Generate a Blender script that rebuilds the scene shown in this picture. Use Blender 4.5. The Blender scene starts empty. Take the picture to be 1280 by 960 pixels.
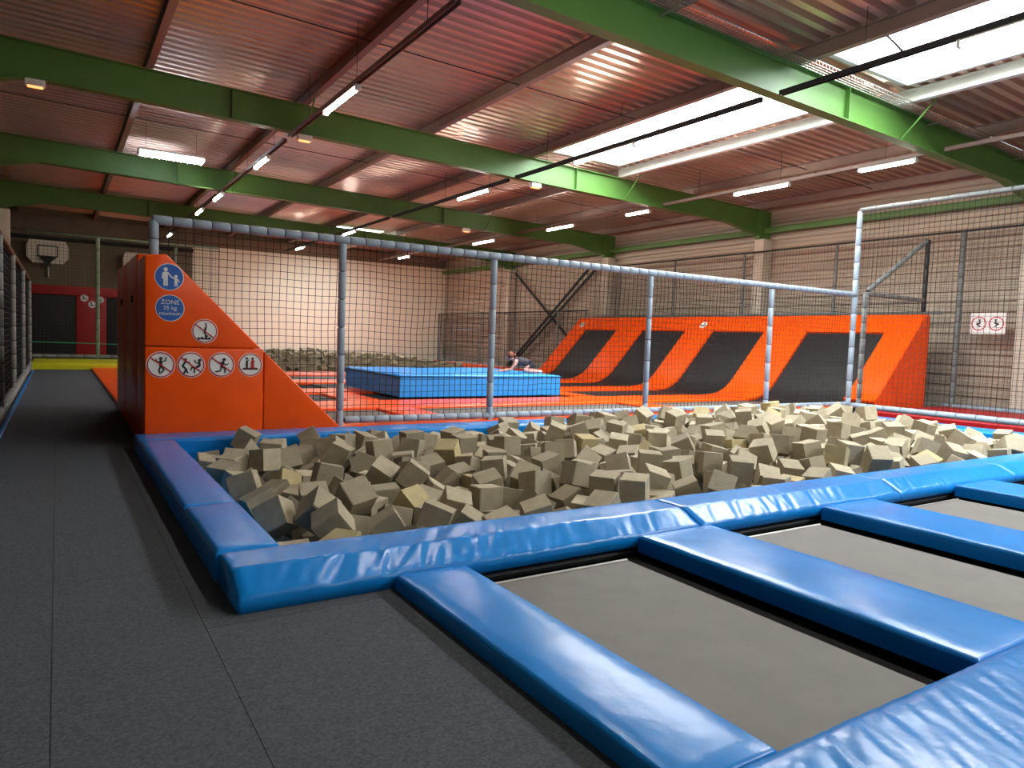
import bpy, bmesh, math, random
import numpy as np
from mathutils import Matrix, Vector, noise
from mathutils.bvhtree import BVHTree

# ------------------------------------------------------------------ camera, world, exposure
scene = bpy.context.scene
COL = scene.collection
random.seed(7)
EYE = Vector((0, 0, 1.6))
F_PX, YAW, PITCH, ROLL = 885.87, math.radians(32.73), math.radians(3.6085), math.radians(2.034)
_fw = Vector((math.sin(YAW) * math.cos(PITCH), math.cos(YAW) * math.cos(PITCH), -math.sin(PITCH)))
_r = Vector((math.cos(YAW), -math.sin(YAW), 0))
_u = _r.cross(_fw)
CAM_R = math.cos(ROLL) * _r + math.sin(ROLL) * _u
CAM_U = -math.sin(ROLL) * _r + math.cos(ROLL) * _u
cam_data = bpy.data.cameras.new('camera')
cam_data.sensor_width = 36.0
cam_data.lens = 36.0 * F_PX / 1280.0
cam_data.clip_start = 0.05
cam_data.clip_end = 200
cam = bpy.data.objects.new('camera', cam_data)
COL.objects.link(cam)
m3 = Matrix((CAM_R, CAM_U, -_fw)).transposed()
cam.matrix_world = Matrix.Translation(EYE) @ m3.to_4x4()
scene.camera = cam

world = bpy.data.worlds.new('world')
scene.world = world
world.use_nodes = True
world.node_tree.nodes['Background'].inputs[0].default_value = (0.75, 0.85, 1.0, 1)
world.node_tree.nodes['Background'].inputs[1].default_value = 1.0

scene.view_settings.view_transform = 'Standard'
scene.view_settings.look = 'None'
scene.view_settings.exposure = 1.36
scene.view_settings.gamma = 1.0
scene.view_settings.use_curve_mapping = False
TUBE_STRENGTH = 48.0
SKY_STRENGTH = 10.0

# ------------------------------------------------------------------ materials
def lin(c):
    return tuple((v / 255 / 12.92) if v / 255 <= 0.04045 else ((v / 255 + 0.055) / 1.055) ** 2.4 for v in c)

MATS = {}
def mat(name, rgb, rough=0.5, metal=0.0, var=0.0, vscale=8.0, bump=0.0, bscale=40.0, emit=0.0,
        stretch=(1, 1, 1), objvar=0.0, rgb2=None, coat=0.0, rvar=0.0, spec=0.5):
    m = bpy.data.materials.new(name)
    m.use_nodes = True
    nt = m.node_tree
    b = nt.nodes['Principled BSDF']
    c = lin(rgb)
    b.inputs['Base Color'].default_value = (*c, 1)
    b.inputs['Roughness'].default_value = rough
    b.inputs['Metallic'].default_value = metal
    b.inputs['Specular IOR Level'].default_value = spec
    if coat:
        b.inputs['Coat Weight'].default_value = coat
        b.inputs['Coat Roughness'].default_value = 0.12
    if emit:
        b.inputs['Emission Color'].default_value = (*c, 1)
        b.inputs['Emission Strength'].default_value = emit
    L = nt.links
    tc = mp = None
    if var or bump or rvar:
        tc = nt.nodes.new('ShaderNodeNewGeometry')
        mp = nt.nodes.new('ShaderNodeMapping')
        mp.inputs['Scale'].default_value = stretch
        L.new(tc.outputs['Position'], mp.inputs['Vector'])
    last = None
    if var or rvar:
        n = nt.nodes.new('ShaderNodeTexNoise')
        n.inputs['Scale'].default_value = vscale
        n.inputs['Detail'].default_value = 5
        n.inputs['Roughness'].default_value = 0.65
        L.new(mp.outputs['Vector'], n.inputs['Vector'])
        if var:
            cr = nt.nodes.new('ShaderNodeValToRGB')
            c2 = lin(rgb2) if rgb2 else tuple(min(1, v * (1 + var)) for v in c)
            c1 = c if rgb2 else tuple(v * (1 - var) for v in c)
            cr.color_ramp.elements[0].position = 0.3
            cr.color_ramp.elements[1].position = 0.7
            cr.color_ramp.elements[0].color = (*c1, 1)
            cr.color_ramp.elements[1].color = (*c2, 1)
            L.new(n.outputs['Fac'], cr.inputs['Fac'])
            last = cr.outputs['Color']
        if rvar:
            mr = nt.nodes.new('ShaderNodeMapRange')
            mr.inputs[3].default_value = max(0.02, rough - rvar)
            mr.inputs[4].default_value = min(1, rough + rvar)
            L.new(n.outputs['Fac'], mr.inputs[0])
            L.new(mr.outputs[0], b.inputs['Roughness'])
    if objvar:
        oi = nt.nodes.new('ShaderNodeObjectInfo')
        hs = nt.nodes.new('ShaderNodeHueSaturation')
        mr = nt.nodes.new('ShaderNodeMapRange')
        mr.inputs[3].default_value = 1 - objvar
        mr.inputs[4].default_value = 1 + objvar
        L.new(oi.outputs['Random'], mr.inputs[0])
        L.new(mr.outputs[0], hs.inputs['Value'])
        if last:
            L.new(last, hs.inputs['Color'])
        else:
            hs.inputs['Color'].default_value = (*c, 1)
        last = hs.outputs['Color']
    if last:
        L.new(last, b.inputs['Base Color'])
    if bump:
        n2 = nt.nodes.new('ShaderNodeTexNoise')
        n2.inputs['Scale'].default_value = bscale
        n2.inputs['Detail'].default_value = 4
        L.new(mp.outputs['Vector'], n2.inputs['Vector'])
        bp = nt.nodes.new('ShaderNodeBump')
        bp.inputs['Strength'].default_value = bump
        bp.inputs['Distance'].default_value = 0.02
        L.new(n2.outputs['Fac'], bp.inputs['Height'])
        L.new(bp.outputs['Normal'], b.inputs['Normal'])
    MATS[name] = m
    return m

mat('carpet', (72, 77, 83), 0.95, var=0.5, vscale=70, bump=0.5, bscale=300)
mat('subfloor', (16, 16, 17), 0.9)
mat('blue_vinyl', (8, 124, 204), 0.25, var=0.08, vscale=2.2, bump=0.2, bscale=6.0, rvar=0.05, stretch=(1, 1, 1), spec=0.35)
mat('blue_mat', (36, 150, 232), 0.42, var=0.08, vscale=2, bump=0.2, bscale=4)
mat('orange_vinyl', (246, 84, 2), 0.3, var=0.06, vscale=2, bump=0.15, bscale=5, rvar=0.06, spec=0.35)
mat('yellow_vinyl', (205, 205, 10), 0.4, var=0.06, bump=0.1, bscale=5)
mat('red_vinyl', (170, 16, 22), 0.45, var=0.1, bump=0.1, bscale=5)
mat('black_panel', (14, 15, 16), 0.6)
mat('bed', (92, 86, 78), 0.62, var=0.14, vscale=3.0, bump=0.15, bscale=160)
mat('bed_dark', (20, 20, 20), 0.55, var=0.2, vscale=4)
mat('foam', (160, 150, 128), 0.97, var=0.12, vscale=10, bump=0.35, bscale=110, objvar=0.18, spec=0.15)
mat('foam_yellow', (172, 158, 120), 0.97, var=0.12, vscale=10, bump=0.35, bscale=110, objvar=0.1, spec=0.15)
mat('sleeve', (146, 160, 172), 0.5, var=0.05)
mat('sleeve_old', (120, 124, 122), 0.6, var=0.08)
mat('sleeve_green', (120, 140, 118), 0.6, var=0.08)
mat('pipe', (22, 23, 25), 0.5)
mat('net', (20, 20, 20), 0.85)
mat('net_grey', (62, 58, 52), 0.8)
mat('beam_green', (76, 118, 50), 0.48, var=0.08, vscale=1.5)
mat('purlin', (132, 112, 102), 0.5, metal=0.2, var=0.12, vscale=2)
mat('deck', (210, 182, 166), 0.28, metal=0.75, var=0.08, vscale=0.8, stretch=(0.12, 1.5, 1))  # silver steel sheet, with the floor's orange glow tinted into its base colour
mat('curb', (206, 208, 200), 0.8, var=0.08, vscale=5)
mat('sky_panel', (244, 250, 255), 0.4, emit=SKY_STRENGTH)
mat('rod', (30, 28, 28), 0.6)
mat('galv', (150, 146, 140), 0.4, metal=0.7, var=0.1)
mat('strut_dark', (46, 46, 48), 0.5, metal=0.5)
mat('clad', (184, 170, 152), 0.55, metal=0.15, var=0.1, vscale=1.2, stretch=(1, 0.3, 4))
mat('column', (206, 196, 178), 0.85, var=0.1, vscale=3)
mat('white_wall', (228, 226, 206), 0.9, var=0.03, vscale=0.6)
mat('block_wall', (116, 106, 86), 0.95, var=0.12, vscale=3, bump=0.3, bscale=10)
mat('concrete', (120, 110, 94), 0.95, var=0.15, vscale=1)
mat('dark_wall', (26, 27, 28), 0.9)
mat('side_wall', (112, 110, 104), 0.9, var=0.1)
mat('near_wall', (120, 116, 110), 0.9)
mat('tube', (255, 250, 238), 0.4, emit=TUBE_STRENGTH)
mat('tube_led', (225, 240, 255), 0.4, emit=40.0)
mat('fixture', (226, 224, 216), 0.5)
mat('sign_white', (232, 230, 226), 0.6)
mat('sign_blue', (40, 92, 172), 0.5)
mat('sign_red', (186, 24, 34), 0.5)
mat('sign_black', (18, 18, 20), 0.6)
mat('sign_brown', (72, 42, 22), 0.6)
mat('board', (214, 210, 194), 0.6)
mat('skin', (222, 160, 138), 0.55, var=0.04)
mat('shirt', (78, 72, 76), 0.9)
mat('hair', (120, 66, 44), 0.7)
mat('sock', (230, 226, 220), 0.9)
mat('shorts', (40, 38, 44), 0.9)
mat('light_streak', (60, 190, 150), 0.6)
mat('amber', (250, 150, 90), 0.5, emit=1.0)

# ------------------------------------------------------------------ object helpers
WM = {}
def _props(o, label=None, cat=None, group=None, kind=None):
    if label: o['label'] = label
    if cat: o['category'] = cat
    if group: o['group'] = group
    if kind: o['kind'] = kind
    return o

def _place(o, M, parent):
    if parent is not None:
        o.parent = parent
        o.matrix_parent_inverse = WM[parent.name].inverted()
    o.matrix_basis = M
    WM[o.name] = M.copy()
    return o

def thing(name, label, cat, loc, group=None):
    o = bpy.data.objects.new(name, None)
    o.empty_display_size = 0.2
    COL.objects.link(o)
    _place(o, Matrix.Translation(Vector(loc)), None)
    return _props(o, label, cat, group)

def link_mesh(name, me, M, parent=None, **kw):
    o = bpy.data.objects.new(name, me)
    COL.objects.link(o)
    _place(o, M, parent)
    return _props(o, **kw)

def mesh_obj(name, verts, faces, m, parent=None, smooth=False, **kw):
    """verts in world coordinates; origin goes to the centre of the base of the bounds"""
    v = np.array(verts, float)
    lo, hi = v.min(0), v.max(0)
    c = np.array([(lo[0] + hi[0]) / 2, (lo[1] + hi[1]) / 2, lo[2]])
    me = bpy.data.meshes.new(name)
    me.from_pydata((v - c).tolist(), [], [tuple(f) for f in faces])
    ms = m if isinstance(m, (list, tuple)) else [m]
    for q in ms:
        me.materials.append(MATS[q])
    if smooth:
        me.polygons.foreach_set('use_smooth', [True] * len(me.polygons))
    me.update()
    return link_mesh(name, me, Matrix.Translation(Vector(c)), parent, **kw)

def bm_obj(name, bm, m, parent=None, smooth=False, **kw):
    bmesh.ops.recalc_face_normals(bm, faces=bm.faces)
    bm.verts.index_update()
    vs = [v.co[:] for v in bm.verts]
    fs = [[v.index for v in f.verts] for f in bm.faces]
    bm.free()
    return mesh_obj(name, vs, fs, m, parent, smooth, **kw)

def box_bm(x0, x1, y0, y1, z0, z1, bev=0.0, seg=2):
    bm = bmesh.new()
    bmesh.ops.create_cube(bm, size=1)
    for v in bm.verts:
        v.co = Vector(((x0 + x1) / 2 + v.co.x * (x1 - x0), (y0 + y1) / 2 + v.co.y * (y1 - y0), (z0 + z1) / 2 + v.co.z * (z1 - z0)))
    if bev:
        bmesh.ops.bevel(bm, geom=bm.edges[:], offset=bev, segments=seg, profile=0.6, affect='EDGES', clamp_overlap=True)
    return bm

def box(name, x0, x1, y0, y1, z0, z1, m, parent=None, bev=0.0, seg=2, **kw):
    return bm_obj(name, box_bm(x0, x1, y0, y1, z0, z1, bev, seg), m, parent, smooth=bool(bev), **kw)

class MB:
    """collects simple solids into one mesh"""
    def __init__(self): self.v = []; self.f = []
    def box(self, x0, x1, y0, y1, z0, z1):
        i = len(self.v)
        self.v += [(x0, y0, z0), (x1, y0, z0), (x1, y1, z0), (x0, y1, z0), (x0, y0, z1), (x1, y0, z1), (x1, y1, z1), (x0, y1, z1)]
        self.f += [[i + a for a in q] for q in ((3, 2, 1, 0), (4, 5, 6, 7), (0, 1, 5, 4), (1, 2, 6, 5), (2, 3, 7, 6), (3, 0, 4, 7))]
    def bar(self, pts, r, n=4, caps=True, rot=math.pi / 4):
        pts = [Vector(p) for p in pts]
        d0 = (pts[-1] - pts[0]).normalized()
        ref = Vector((0, 0, 1)) if abs(d0.z) < 0.8 else Vector((1, 0, 0))
        a = d0.cross(ref).normalized(); b = d0.cross(a).normalized()
        i0 = len(self.v)
        rr = r if isinstance(r, (list, tuple)) else [r] * len(pts)
        for p, q in zip(pts, rr):
            for k in range(n):
                t = rot + 2 * math.pi * k / n
                self.v.append(tuple(p + a * (q * math.cos(t)) + b * (q * math.sin(t))))
        for s in range(len(pts) - 1):
            for k in range(n):
                A = i0 + s * n + k; B = i0 + s * n + (k + 1) % n
                self.f.append([A, A + n, B + n, B])
        if caps:
            self.f.append([i0 + k for k in range(n)])
            e = i0 + (len(pts) - 1) * n
            self.f.append([e + n - 1 - k for k in range(n)])
    def prism(self, poly, axis, a, b):
        """poly: 2-D outline in the two other axes (in order), extruded from a to b along axis"""
        n = len(poly); i = len(self.v)
        for t in (a, b):
            for p in poly:
                q = list(p); q.insert(axis, t); self.v.append(tuple(q))
        self.f.append([i + k for k in range(n)]); self.f.append([i + n + n - 1 - k for k in range(n)])
        for k in range(n):
            j = (k + 1) % n
            self.f.append([i + k, i + n + k, i + n + j, i + j])
    def obj(self, name, m, parent=None, smooth=False, fix=False, bev=0.0, **kw):
        if fix or bev:
            bm = bmesh.new()
            vs = [bm.verts.new(p) for p in self.v]
            for q in self.f:
                try: bm.faces.new([vs[k] for k in q])
                except ValueError: pass
            if bev:
                bmesh.ops.bevel(bm, geom=bm.edges[:], offset=bev, segments=2, profile=0.6, affect='EDGES', clamp_overlap=True)
            return bm_obj(name, bm, m, parent, smooth, **kw)
        return mesh_obj(name, self.v, self.f, m, parent, smooth, **kw)

def structure(o): o['kind'] = 'structure'; return o

# padded foam sleeves on pipes: one mesh for each length/radius, shared by all copies
SLEEVES = {}
def sleeve_mesh(length, radius, m):
    key = (round(length, 3), radius, m)
    if key not in SLEEVES:
        n = 12; e = 0.18 * radius
        prof = [(0, radius * 0.86), (e, radius), (length - e, radius), (length, radius * 0.86)]
        vs, fs = [], []
        for z, r in prof:
            for k in range(n):
                t = 2 * math.pi * k / n
                vs.append((r * math.cos(t), r * math.sin(t), z))
        for s in range(3):
            for k in range(n):
                A = s * n + k; B = s * n + (k + 1) % n
                fs.append([A, B, B + n, A + n])
        fs.append(list(range(n - 1, -1, -1))); fs.append([3 * n + k for k in range(n)])
        me = bpy.data.meshes.new('sleeve')
        me.from_pydata(vs, [], fs)
        me.materials.append(MATS[m])
        me.polygons.foreach_set('use_smooth', [True] * len(me.polygons))
        SLEEVES[key] = me
    return SLEEVES[key]

def padded_pipe(name, p0, p1, radius, seg, m, parent, pipe_r=0.62):
    """a pipe (part) with foam sleeves (sub-parts) strung along it"""
    p0, p1 = Vector(p0), Vector(p1)
    mb = MB(); mb.bar([p0, p1], radius * pipe_r, 8)
    pipe = mb.obj(name, 'pipe', parent, smooth=True)
    L = (p1 - p0).length; n = max(1, round(L / seg)); s = L / n
    d = (p1 - p0).normalized()
    q = Vector((0, 0, 1)).rotation_difference(d).to_matrix().to_4x4()
    me = sleeve_mesh(s - 0.012, radius, m)
    for k in range(n):
        link_mesh('foam_sleeve', me, Matrix.Translation(p0 + d * (s * k + 0.006)) @ q, pipe)
    return pipe

def net_part(name, origin, u, ulen, v, vlen, cell, r, m, parent, wav=0.0, nrm=(0, 1, 0), step=3):
    o, u, v, nv = Vector(origin), Vector(u).normalized(), Vector(v).normalized(), Vector(nrm)
    mb = MB()
    nu, nvv = round(ulen / cell), round(vlen / cell)
    def pt(a, b):
        p = o + u * (a * ulen) + v * (b * vlen)
        if wav:
            e = math.sin(math.pi * min(1, max(0, a))) ** 0.3 * math.sin(math.pi * min(1, max(0, b))) ** 0.5
            w = noise.noise_vector(Vector((a * ulen * 1.1, b * vlen * 1.1, 3.1)))
            w2 = noise.noise_vector(Vector((a * ulen * 4.0, b * vlen * 4.0, 9.1)))
            p += (u * w.x + v * w.y) * wav * e + (u * w2.x + v * w2.y) * wav * 0.35 * e + nv * w.z * wav * 1.5 * e
        return p
    for i in range(nu + 1):
        k = max(1, nvv // step) if wav else 1
        mb.bar([pt(i / nu, j / k) for j in range(k + 1)], r, 4, caps=False)
    for j in range(nvv + 1):
        k = max(1, nu // step) if wav else 1
        mb.bar([pt(i / k, j / nvv) for i in range(k + 1)], r, 4, caps=False)
    return mb.obj(name, m, parent)

# ------------------------------------------------------------------ building dimensions (metres)
XL, XR, YN, YG = -2.0, 22.0, -9.0, 43.0
FRAMES = [-0.08, 8.547, 17.173, 25.806, 34.386]
PURLINS = [-1.6, 1.65, 4.92, 8.18, 11.42, 14.7, 18.0, 21.3]
def z_top(x): return 7.03 - 0.022 * x        # top flange of the roof beams
def z_bot(x): return 6.35 - 0.0205 * x
def z_deck(x): return z_top(x) + 0.26

PIT = (1.20, 14.4, 4.56, 9.72)
STRIP = (2.0, 12.4, 1.45, 4.2)

# ------------------------------------------------------------------ floor
def rects_minus(outer, holes):
    xs = sorted({outer[0], outer[1], *[h[k] for h in holes for k in (0, 1)]})
    ys = sorted({outer[2], outer[3], *[h[k] for h in holes for k in (2, 3)]})
    out = []
    for i in range(len(xs) - 1):
        for j in range(len(ys) - 1):
            cx, cy = (xs[i] + xs[i + 1]) / 2, (ys[j] + ys[j + 1]) / 2
            if not any(h[0] < cx < h[1] and h[2] < cy < h[3] for h in holes):
                out.append((xs[i], xs[i + 1], ys[j], ys[j + 1]))
    return out
mb = MB()
for a in rects_minus((XL, XR, YN, YG), [PIT, STRIP]):
    mb.box(a[0], a[1], a[2], a[3], -0.12, 0.0)
floor = structure(mb.obj('floor', 'subfloor'))
mb = MB()
for h, d in ((PIT, -1.0), (STRIP, -0.45)):
    x0, x1, y0, y1 = h
    mb.box(x0, x1, y0, y1, d - 0.05, d)
    mb.box(x0 - 0.05, x0, y0 - 0.05, y1 + 0.05, d, -0.12); mb.box(x1, x1 + 0.05, y0 - 0.05, y1 + 0.05, d, -0.12)
    mb.box(x0, x1, y0 - 0.05, y0, d, -0.12); mb.box(x0, x1, y1, y1 + 0.05, d, -0.12)
mb.obj('pit_lining', 'subfloor', floor)
g = 0.0015
for a in ((-2.0, -0.03, -9, 3.0), (-2.0, -0.03, 3.0, 29), (-0.03, 0.66, -9, 5.05), (-0.03, 0.66, 5.05, 14.5), (-0.03, 0.98, 14.5, 29),
          (0.66, 1.2, 3.95, 10.3), (0.66, 2.0, -9, 3.95), (1.2, 2.0, 3.95, 4.56), (2.0, 22, -9, 1.45), (0.66, 0.95, 10.3, 14.5),
          (14.4, 22, 1.45, 10.6)):
    box('carpet_sheet', a[0] + g, a[1] - g, a[2] + g, a[3] - g, 0.0, 0.006, 'carpet', floor)

# ------------------------------------------------------------------ walls
def corrugated(name, y0, y1, z0, z1, x, pitch, depth, m, parent):
    """vertical wall sheet on x = const, ribs running along y"""
    v, f = [], []
    n = int((z1 - z0) / pitch)
    prof = []
    for k in range(n):
        z = z0 + k * pitch
        prof += [(z, 0), (z + pitch * 0.38, 0), (z + pitch * 0.5, depth), (z + pitch * 0.88, depth)]
    prof.append((z1, 0))
    for z, d in prof:
        v += [(x - d, y0, z), (x - d, y1, z)]
    for k in range(len(prof) - 1):
        f.append([2 * k, 2 * k + 1, 2 * k + 3, 2 * k + 2])
    return mesh_obj(name, v, f, m, parent)
wall_right = structure(box('wall_right', XR + 0.06, XR + 0.2, YN, YG, 0, 7.2, 'clad'))
for a, b in zip([YN] + FRAMES, FRAMES + [YG]):
    corrugated('cladding_sheet', a + 0.01, b - 0.01, 0.0, 6.8, XR + 0.05, 0.3, 0.07, 'clad', wall_right)
wall_left = structure(box('wall_left', XL - 0.15, XL, YN, YG, 0, 7.6, 'side_wall'))
wall_near = structure(box('wall_near', XL, XR, YN - 0.15, YN, 0, 7.6, 'near_wall'))
wall_far = structure(box('wall_far', XL, XR + 0.06, YG, YG + 0.2, 0, 7.6, 'block_wall'))
box('plaster_panel', 6.3, XR - 0.02, YG - 0.06, YG, 0, 6.15, 'white_wall', wall_far)
box('lintel', XL, 6.28, YG - 0.14, YG, 6.15, 6.95, 'concrete', wall_far, 0.02)
box('lintel', 6.3, XR, YG - 0.12, YG, 6.25, 6.85, 'concrete', wall_far, 0.02)
box('ledge', XL, 6.28, YG - 0.5, YG, 5.75, 5.9, 'dark_wall', wall_far)

# ------------------------------------------------------------------ ceiling: corrugated deck on purlins, with skylights
SKY_BAYS = [(YN, FRAMES[0]), (FRAMES[0], FRAMES[1]), (FRAMES[1], FRAMES[2]), (FRAMES[4], YG)]
BAYS = list(zip([YN] + FRAMES, FRAMES + [YG]))
mb = MB()
mb.prism([(XL - 0.1, z_deck(XL) + 0.9), (XR + 0.2, z_deck(XR) + 1.2), (XR + 0.2, z_deck(XR) + 1.3), (XL - 0.1, z_deck(XL) + 1.0)], 1, YN, YG)
ceiling = structure(mb.obj('ceiling', 'dark_wall', fix=True))
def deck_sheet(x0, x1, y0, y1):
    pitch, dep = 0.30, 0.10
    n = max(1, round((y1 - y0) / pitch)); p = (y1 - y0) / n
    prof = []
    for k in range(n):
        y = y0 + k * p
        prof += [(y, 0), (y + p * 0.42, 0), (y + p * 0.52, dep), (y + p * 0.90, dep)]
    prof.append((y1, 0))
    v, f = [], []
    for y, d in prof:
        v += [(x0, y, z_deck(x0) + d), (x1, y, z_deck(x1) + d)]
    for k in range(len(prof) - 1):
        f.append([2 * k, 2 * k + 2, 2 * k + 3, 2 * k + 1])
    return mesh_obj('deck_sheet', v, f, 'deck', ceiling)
XS = [XL] + PURLINS + [XR + 0.05]
SKX0, SKX1 = 11.62, 14.25
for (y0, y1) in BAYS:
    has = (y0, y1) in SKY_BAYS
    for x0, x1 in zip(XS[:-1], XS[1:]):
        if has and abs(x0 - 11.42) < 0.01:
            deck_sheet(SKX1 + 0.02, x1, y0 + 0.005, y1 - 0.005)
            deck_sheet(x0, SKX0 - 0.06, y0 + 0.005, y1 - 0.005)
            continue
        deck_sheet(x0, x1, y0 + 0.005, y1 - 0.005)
    for x in PURLINS:
        zt = z_top(x)
        mb = MB()
        mb.box(x - 0.07, x + 0.07, y0, y1, zt, zt + 0.014); mb.box(x - 0.07, x + 0.07, y0, y1, zt + 0.246, zt + 0.259)
        mb.box(x - 0.006, x + 0.006, y0, y1, zt + 0.014, zt + 0.246)
        mb.obj('purlin', 'curb' if (has and abs(x - 14.7) < 0.01) else 'purlin', ceiling)
    # thin sag rods between the purlins
    ym = (y0 + y1) / 2
    for x0, x1 in zip(PURLINS[:-1], PURLINS[1:]):
        if has and abs(x0 - 11.42) < 0.01: continue
        mb = MB(); mb.bar([(x0, ym, z_top(x0) + 0.08), (x1, ym, z_top(x1) + 0.08)], 0.012, 4)
        mb.obj('sag_rod', 'rod', ceiling)
for i, (y0, y1) in enumerate(SKY_BAYS):
    ya, yb = y0 + 0.55, (y1 - 0.5 if i < 3 else 39.0)
    zc = z_deck(13) - 0.02; zh = zc + 0.5
    w = structure(box('window_%d' % (i + 1), SKX1, SKX1 + 0.1, ya, yb, zc - 0.06, zh, 'curb'))
    box('curb', SKX0 - 0.1, SKX0, ya, yb, zc, zh, 'curb', w)
    box('curb', SKX0, SKX1, ya - 0.1, ya, zc - 0.05, zh, 'curb', w)
    box('curb', SKX0, SKX1, yb, yb + 0.1, zc - 0.05, zh, 'curb', w)
    for yy, (d0, d1) in ((ya - 0.1, (y0 + 0.005, ya - 0.1)), (yb, (yb + 0.1, y1 - 0.005))):
        mb = MB()
        mb.prism([(SKX0 + (SKX1 - SKX0) * t / 12, zh - 0.02 + 0.28 * math.sin(math.pi * t / 12)) for t in range(13)], 1, yy + 0.03, yy + 0.07)
        mb.obj('arched_end', 'curb', w, fix=True)
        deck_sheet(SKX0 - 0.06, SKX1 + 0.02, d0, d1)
    n = 4
    for k in range(n):
        a, b = ya + (yb - ya) * k / n, ya + (yb - ya) * (k + 1) / n
        v, f = [], []
        m_ = 12
        for q in range(m_ + 1):
            t = q / m_; x = SKX0 + (SKX1 - SKX0) * t; z = zh - 0.02 + 0.28 * math.sin(math.pi * t)
            v += [(x, a + 0.02, z), (x, b - 0.02, z)]
        for q in range(m_):
            f.append([2 * q, 2 * q + 2, 2 * q + 3, 2 * q + 1])
        mesh_obj('pane', v, f, 'sky_panel', w, True)
        if k:
            mb = MB()
            mb.bar([(SKX0 + (SKX1 - SKX0) * t / 8, a, zh - 0.03 + 0.28 * math.sin(math.pi * t / 8)) for t in range(9)], 0.03, 4)
            mb.obj('glazing_bar', 'curb', w)

# ------------------------------------------------------------------ green portal beams and wall columns
ORD = ['over the trampolines', 'carrying the first foam pit skylight', 'over the orange ramps', 'over the far foam pit']
def roof_beam(y, label):
    t = thing('roof_beam', label, 'beam', (10, y, z_bot(22) - 0.35), 'green portal roof beams')
    fw, ft, wt = 0.12, 0.022, 0.008
    kx, ex = -0.45, XL + 0.02
    def slab(name, pts, dz, half):
        mb = MB(); n = len(pts)
        mb.prism([(p[0], p[1]) for p in pts] + [(p[0], p[1] + dz) for p in reversed(pts)], 1, y - half, y + half)
        return mb.obj(name, 'beam_green', t, fix=True)
    slab('top_flange', [(ex, z_top(ex)), (XR, z_top(XR))], -ft, fw)
    bot = [(ex, 5.98), (kx, z_bot(kx)), (19.7, z_bot(19.7)), (21.6, 5.62)]
    slab('bottom_flange', bot, ft, fw)
    mb = MB()
    mb.prism([(p[0], p[1] + ft) for p in bot] + [(XR - 0.4, z_top(XR) - ft), (ex, z_top(ex) - ft)], 1, y - wt, y + wt)
    mb.obj('web', 'beam_green', t, fix=True)
    box('end_post', 21.35, 21.95, y - fw, y + fw, 5.55, z_top(21.6) - 0.02, 'beam_green', t)
    for x in (3.3, 13.0):
        box('stiffener', x, x + 0.012, y - fw + 0.01, y + fw - 0.01, z_bot(x) + ft, z_top(x) - ft, 'beam_green', t)
    for x in (4.92, 14.9):     # fly braces to the purlins
        mb = MB(); mb.bar([(x, y - 0.11, z_bot(x) + 0.03), (x + 0.05, y - 0.75, z_top(x) + 0.05)], 0.02, 4)
        mb.obj('fly_brace', 'beam_green', t)
    return t
roof_beam(FRAMES[0], 'green steel roof beam crossing behind the trampoline strip')
roof_beam(FRAMES[1], 'large green steel roof beam with the wire cable tray beside it')
roof_beam(FRAMES[2], 'green steel roof beam at the end of the long bright skylight')
roof_beam(FRAMES[3], 'green steel roof beam above the orange ramp bank far end, second from the end wall')
roof_beam(FRAMES[4], 'green steel roof beam nearest the white end wall')
for y in FRAMES[1:]:
    _props(box('wall_column', 21.5, 21.98, y - 0.2, y + 0.2, 0, 5.55, 'column', None, 0.015),
               'tall pale concrete column under a green beam along the ribbed wall', 'column', 'columns along the ribbed wall')
_props(box('eaves_beam', 21.62, 21.9, 8.7, YG - 0.3, 5.75, 5.95, 'beam_green', None, 0.01), 'long dark green eaves beam along the top of ribbed wall', 'beam')
_props(box('end_column', -1.95, -1.55, 34.2, 34.55, 0, 5.97, 'column', None, 0.015), 'pale column under the green beam behind the black side netting', 'column')

# crossed steel bracing on the right wall between the last two columns
t = thing('wall_bracing', 'dark crossed steel wind bracing on the ribbed wall', 'bracing', (21.75, 30, 0.1))
for a, b in (((21.78, 33.9, 5.3), (21.78, 26.4, 0.15)), ((21.70, 26.4, 5.3), (21.70, 33.9, 0.15)), ((21.62, 26.9, 5.3), (21.62, 34.1, 0.15))):
    mb = MB(); mb.bar([a, b], 0.07, 4); mb.obj('brace_bar', 'pipe', t)

# ------------------------------------------------------------------ lights, rails and trays
def light_rail(x, y0, y1, z, m, label):
    t = thing('light_rail', label, 'rail', (x, (y0 + y1) / 2, z))
    cuts = [y0] + [v for f_ in FRAMES for v in (f_ - 0.2, f_ + 0.2)] + [y1]
    for c0, c1 in zip(cuts[0::2], cuts[1::2]):
        mb = MB()
        mb.box(x - 0.045, x - 0.035, c0, c1, z, z + 0.085); mb.box(x + 0.035, x + 0.045, c0, c1, z, z + 0.085)
        for k in range(int((c1 - c0) / 0.11)):
            y = c0 + k * 0.11
            mb.box(x - 0.035, x + 0.035, y, y + 0.06, z + 0.07, z + 0.085)
        mb.obj('slotted_channel', m, t)
    y = y0 + 1.2
    while y < y1:
        mb = MB(); mb.bar([(x, y, z + 0.05), (x, y, z_deck(x))], 0.006, 4); mb.obj('hanger_wire', 'rod', t)
        y += 2.9
    return t
light_rail(4.55, -6, 41, 6.07, 'purlin', 'pale slotted rail carrying the tube lamps over the grey walkway')
light_rail(10.8, -6, 41, 6.07, 'strut_dark', 'dark slotted rail carrying the tube lamps beside the skylight')
light_rail(16.5, -6, 41, 6.07, 'purlin', 'pale slotted rail carrying the tube lamps near the ribbed wall')

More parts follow.
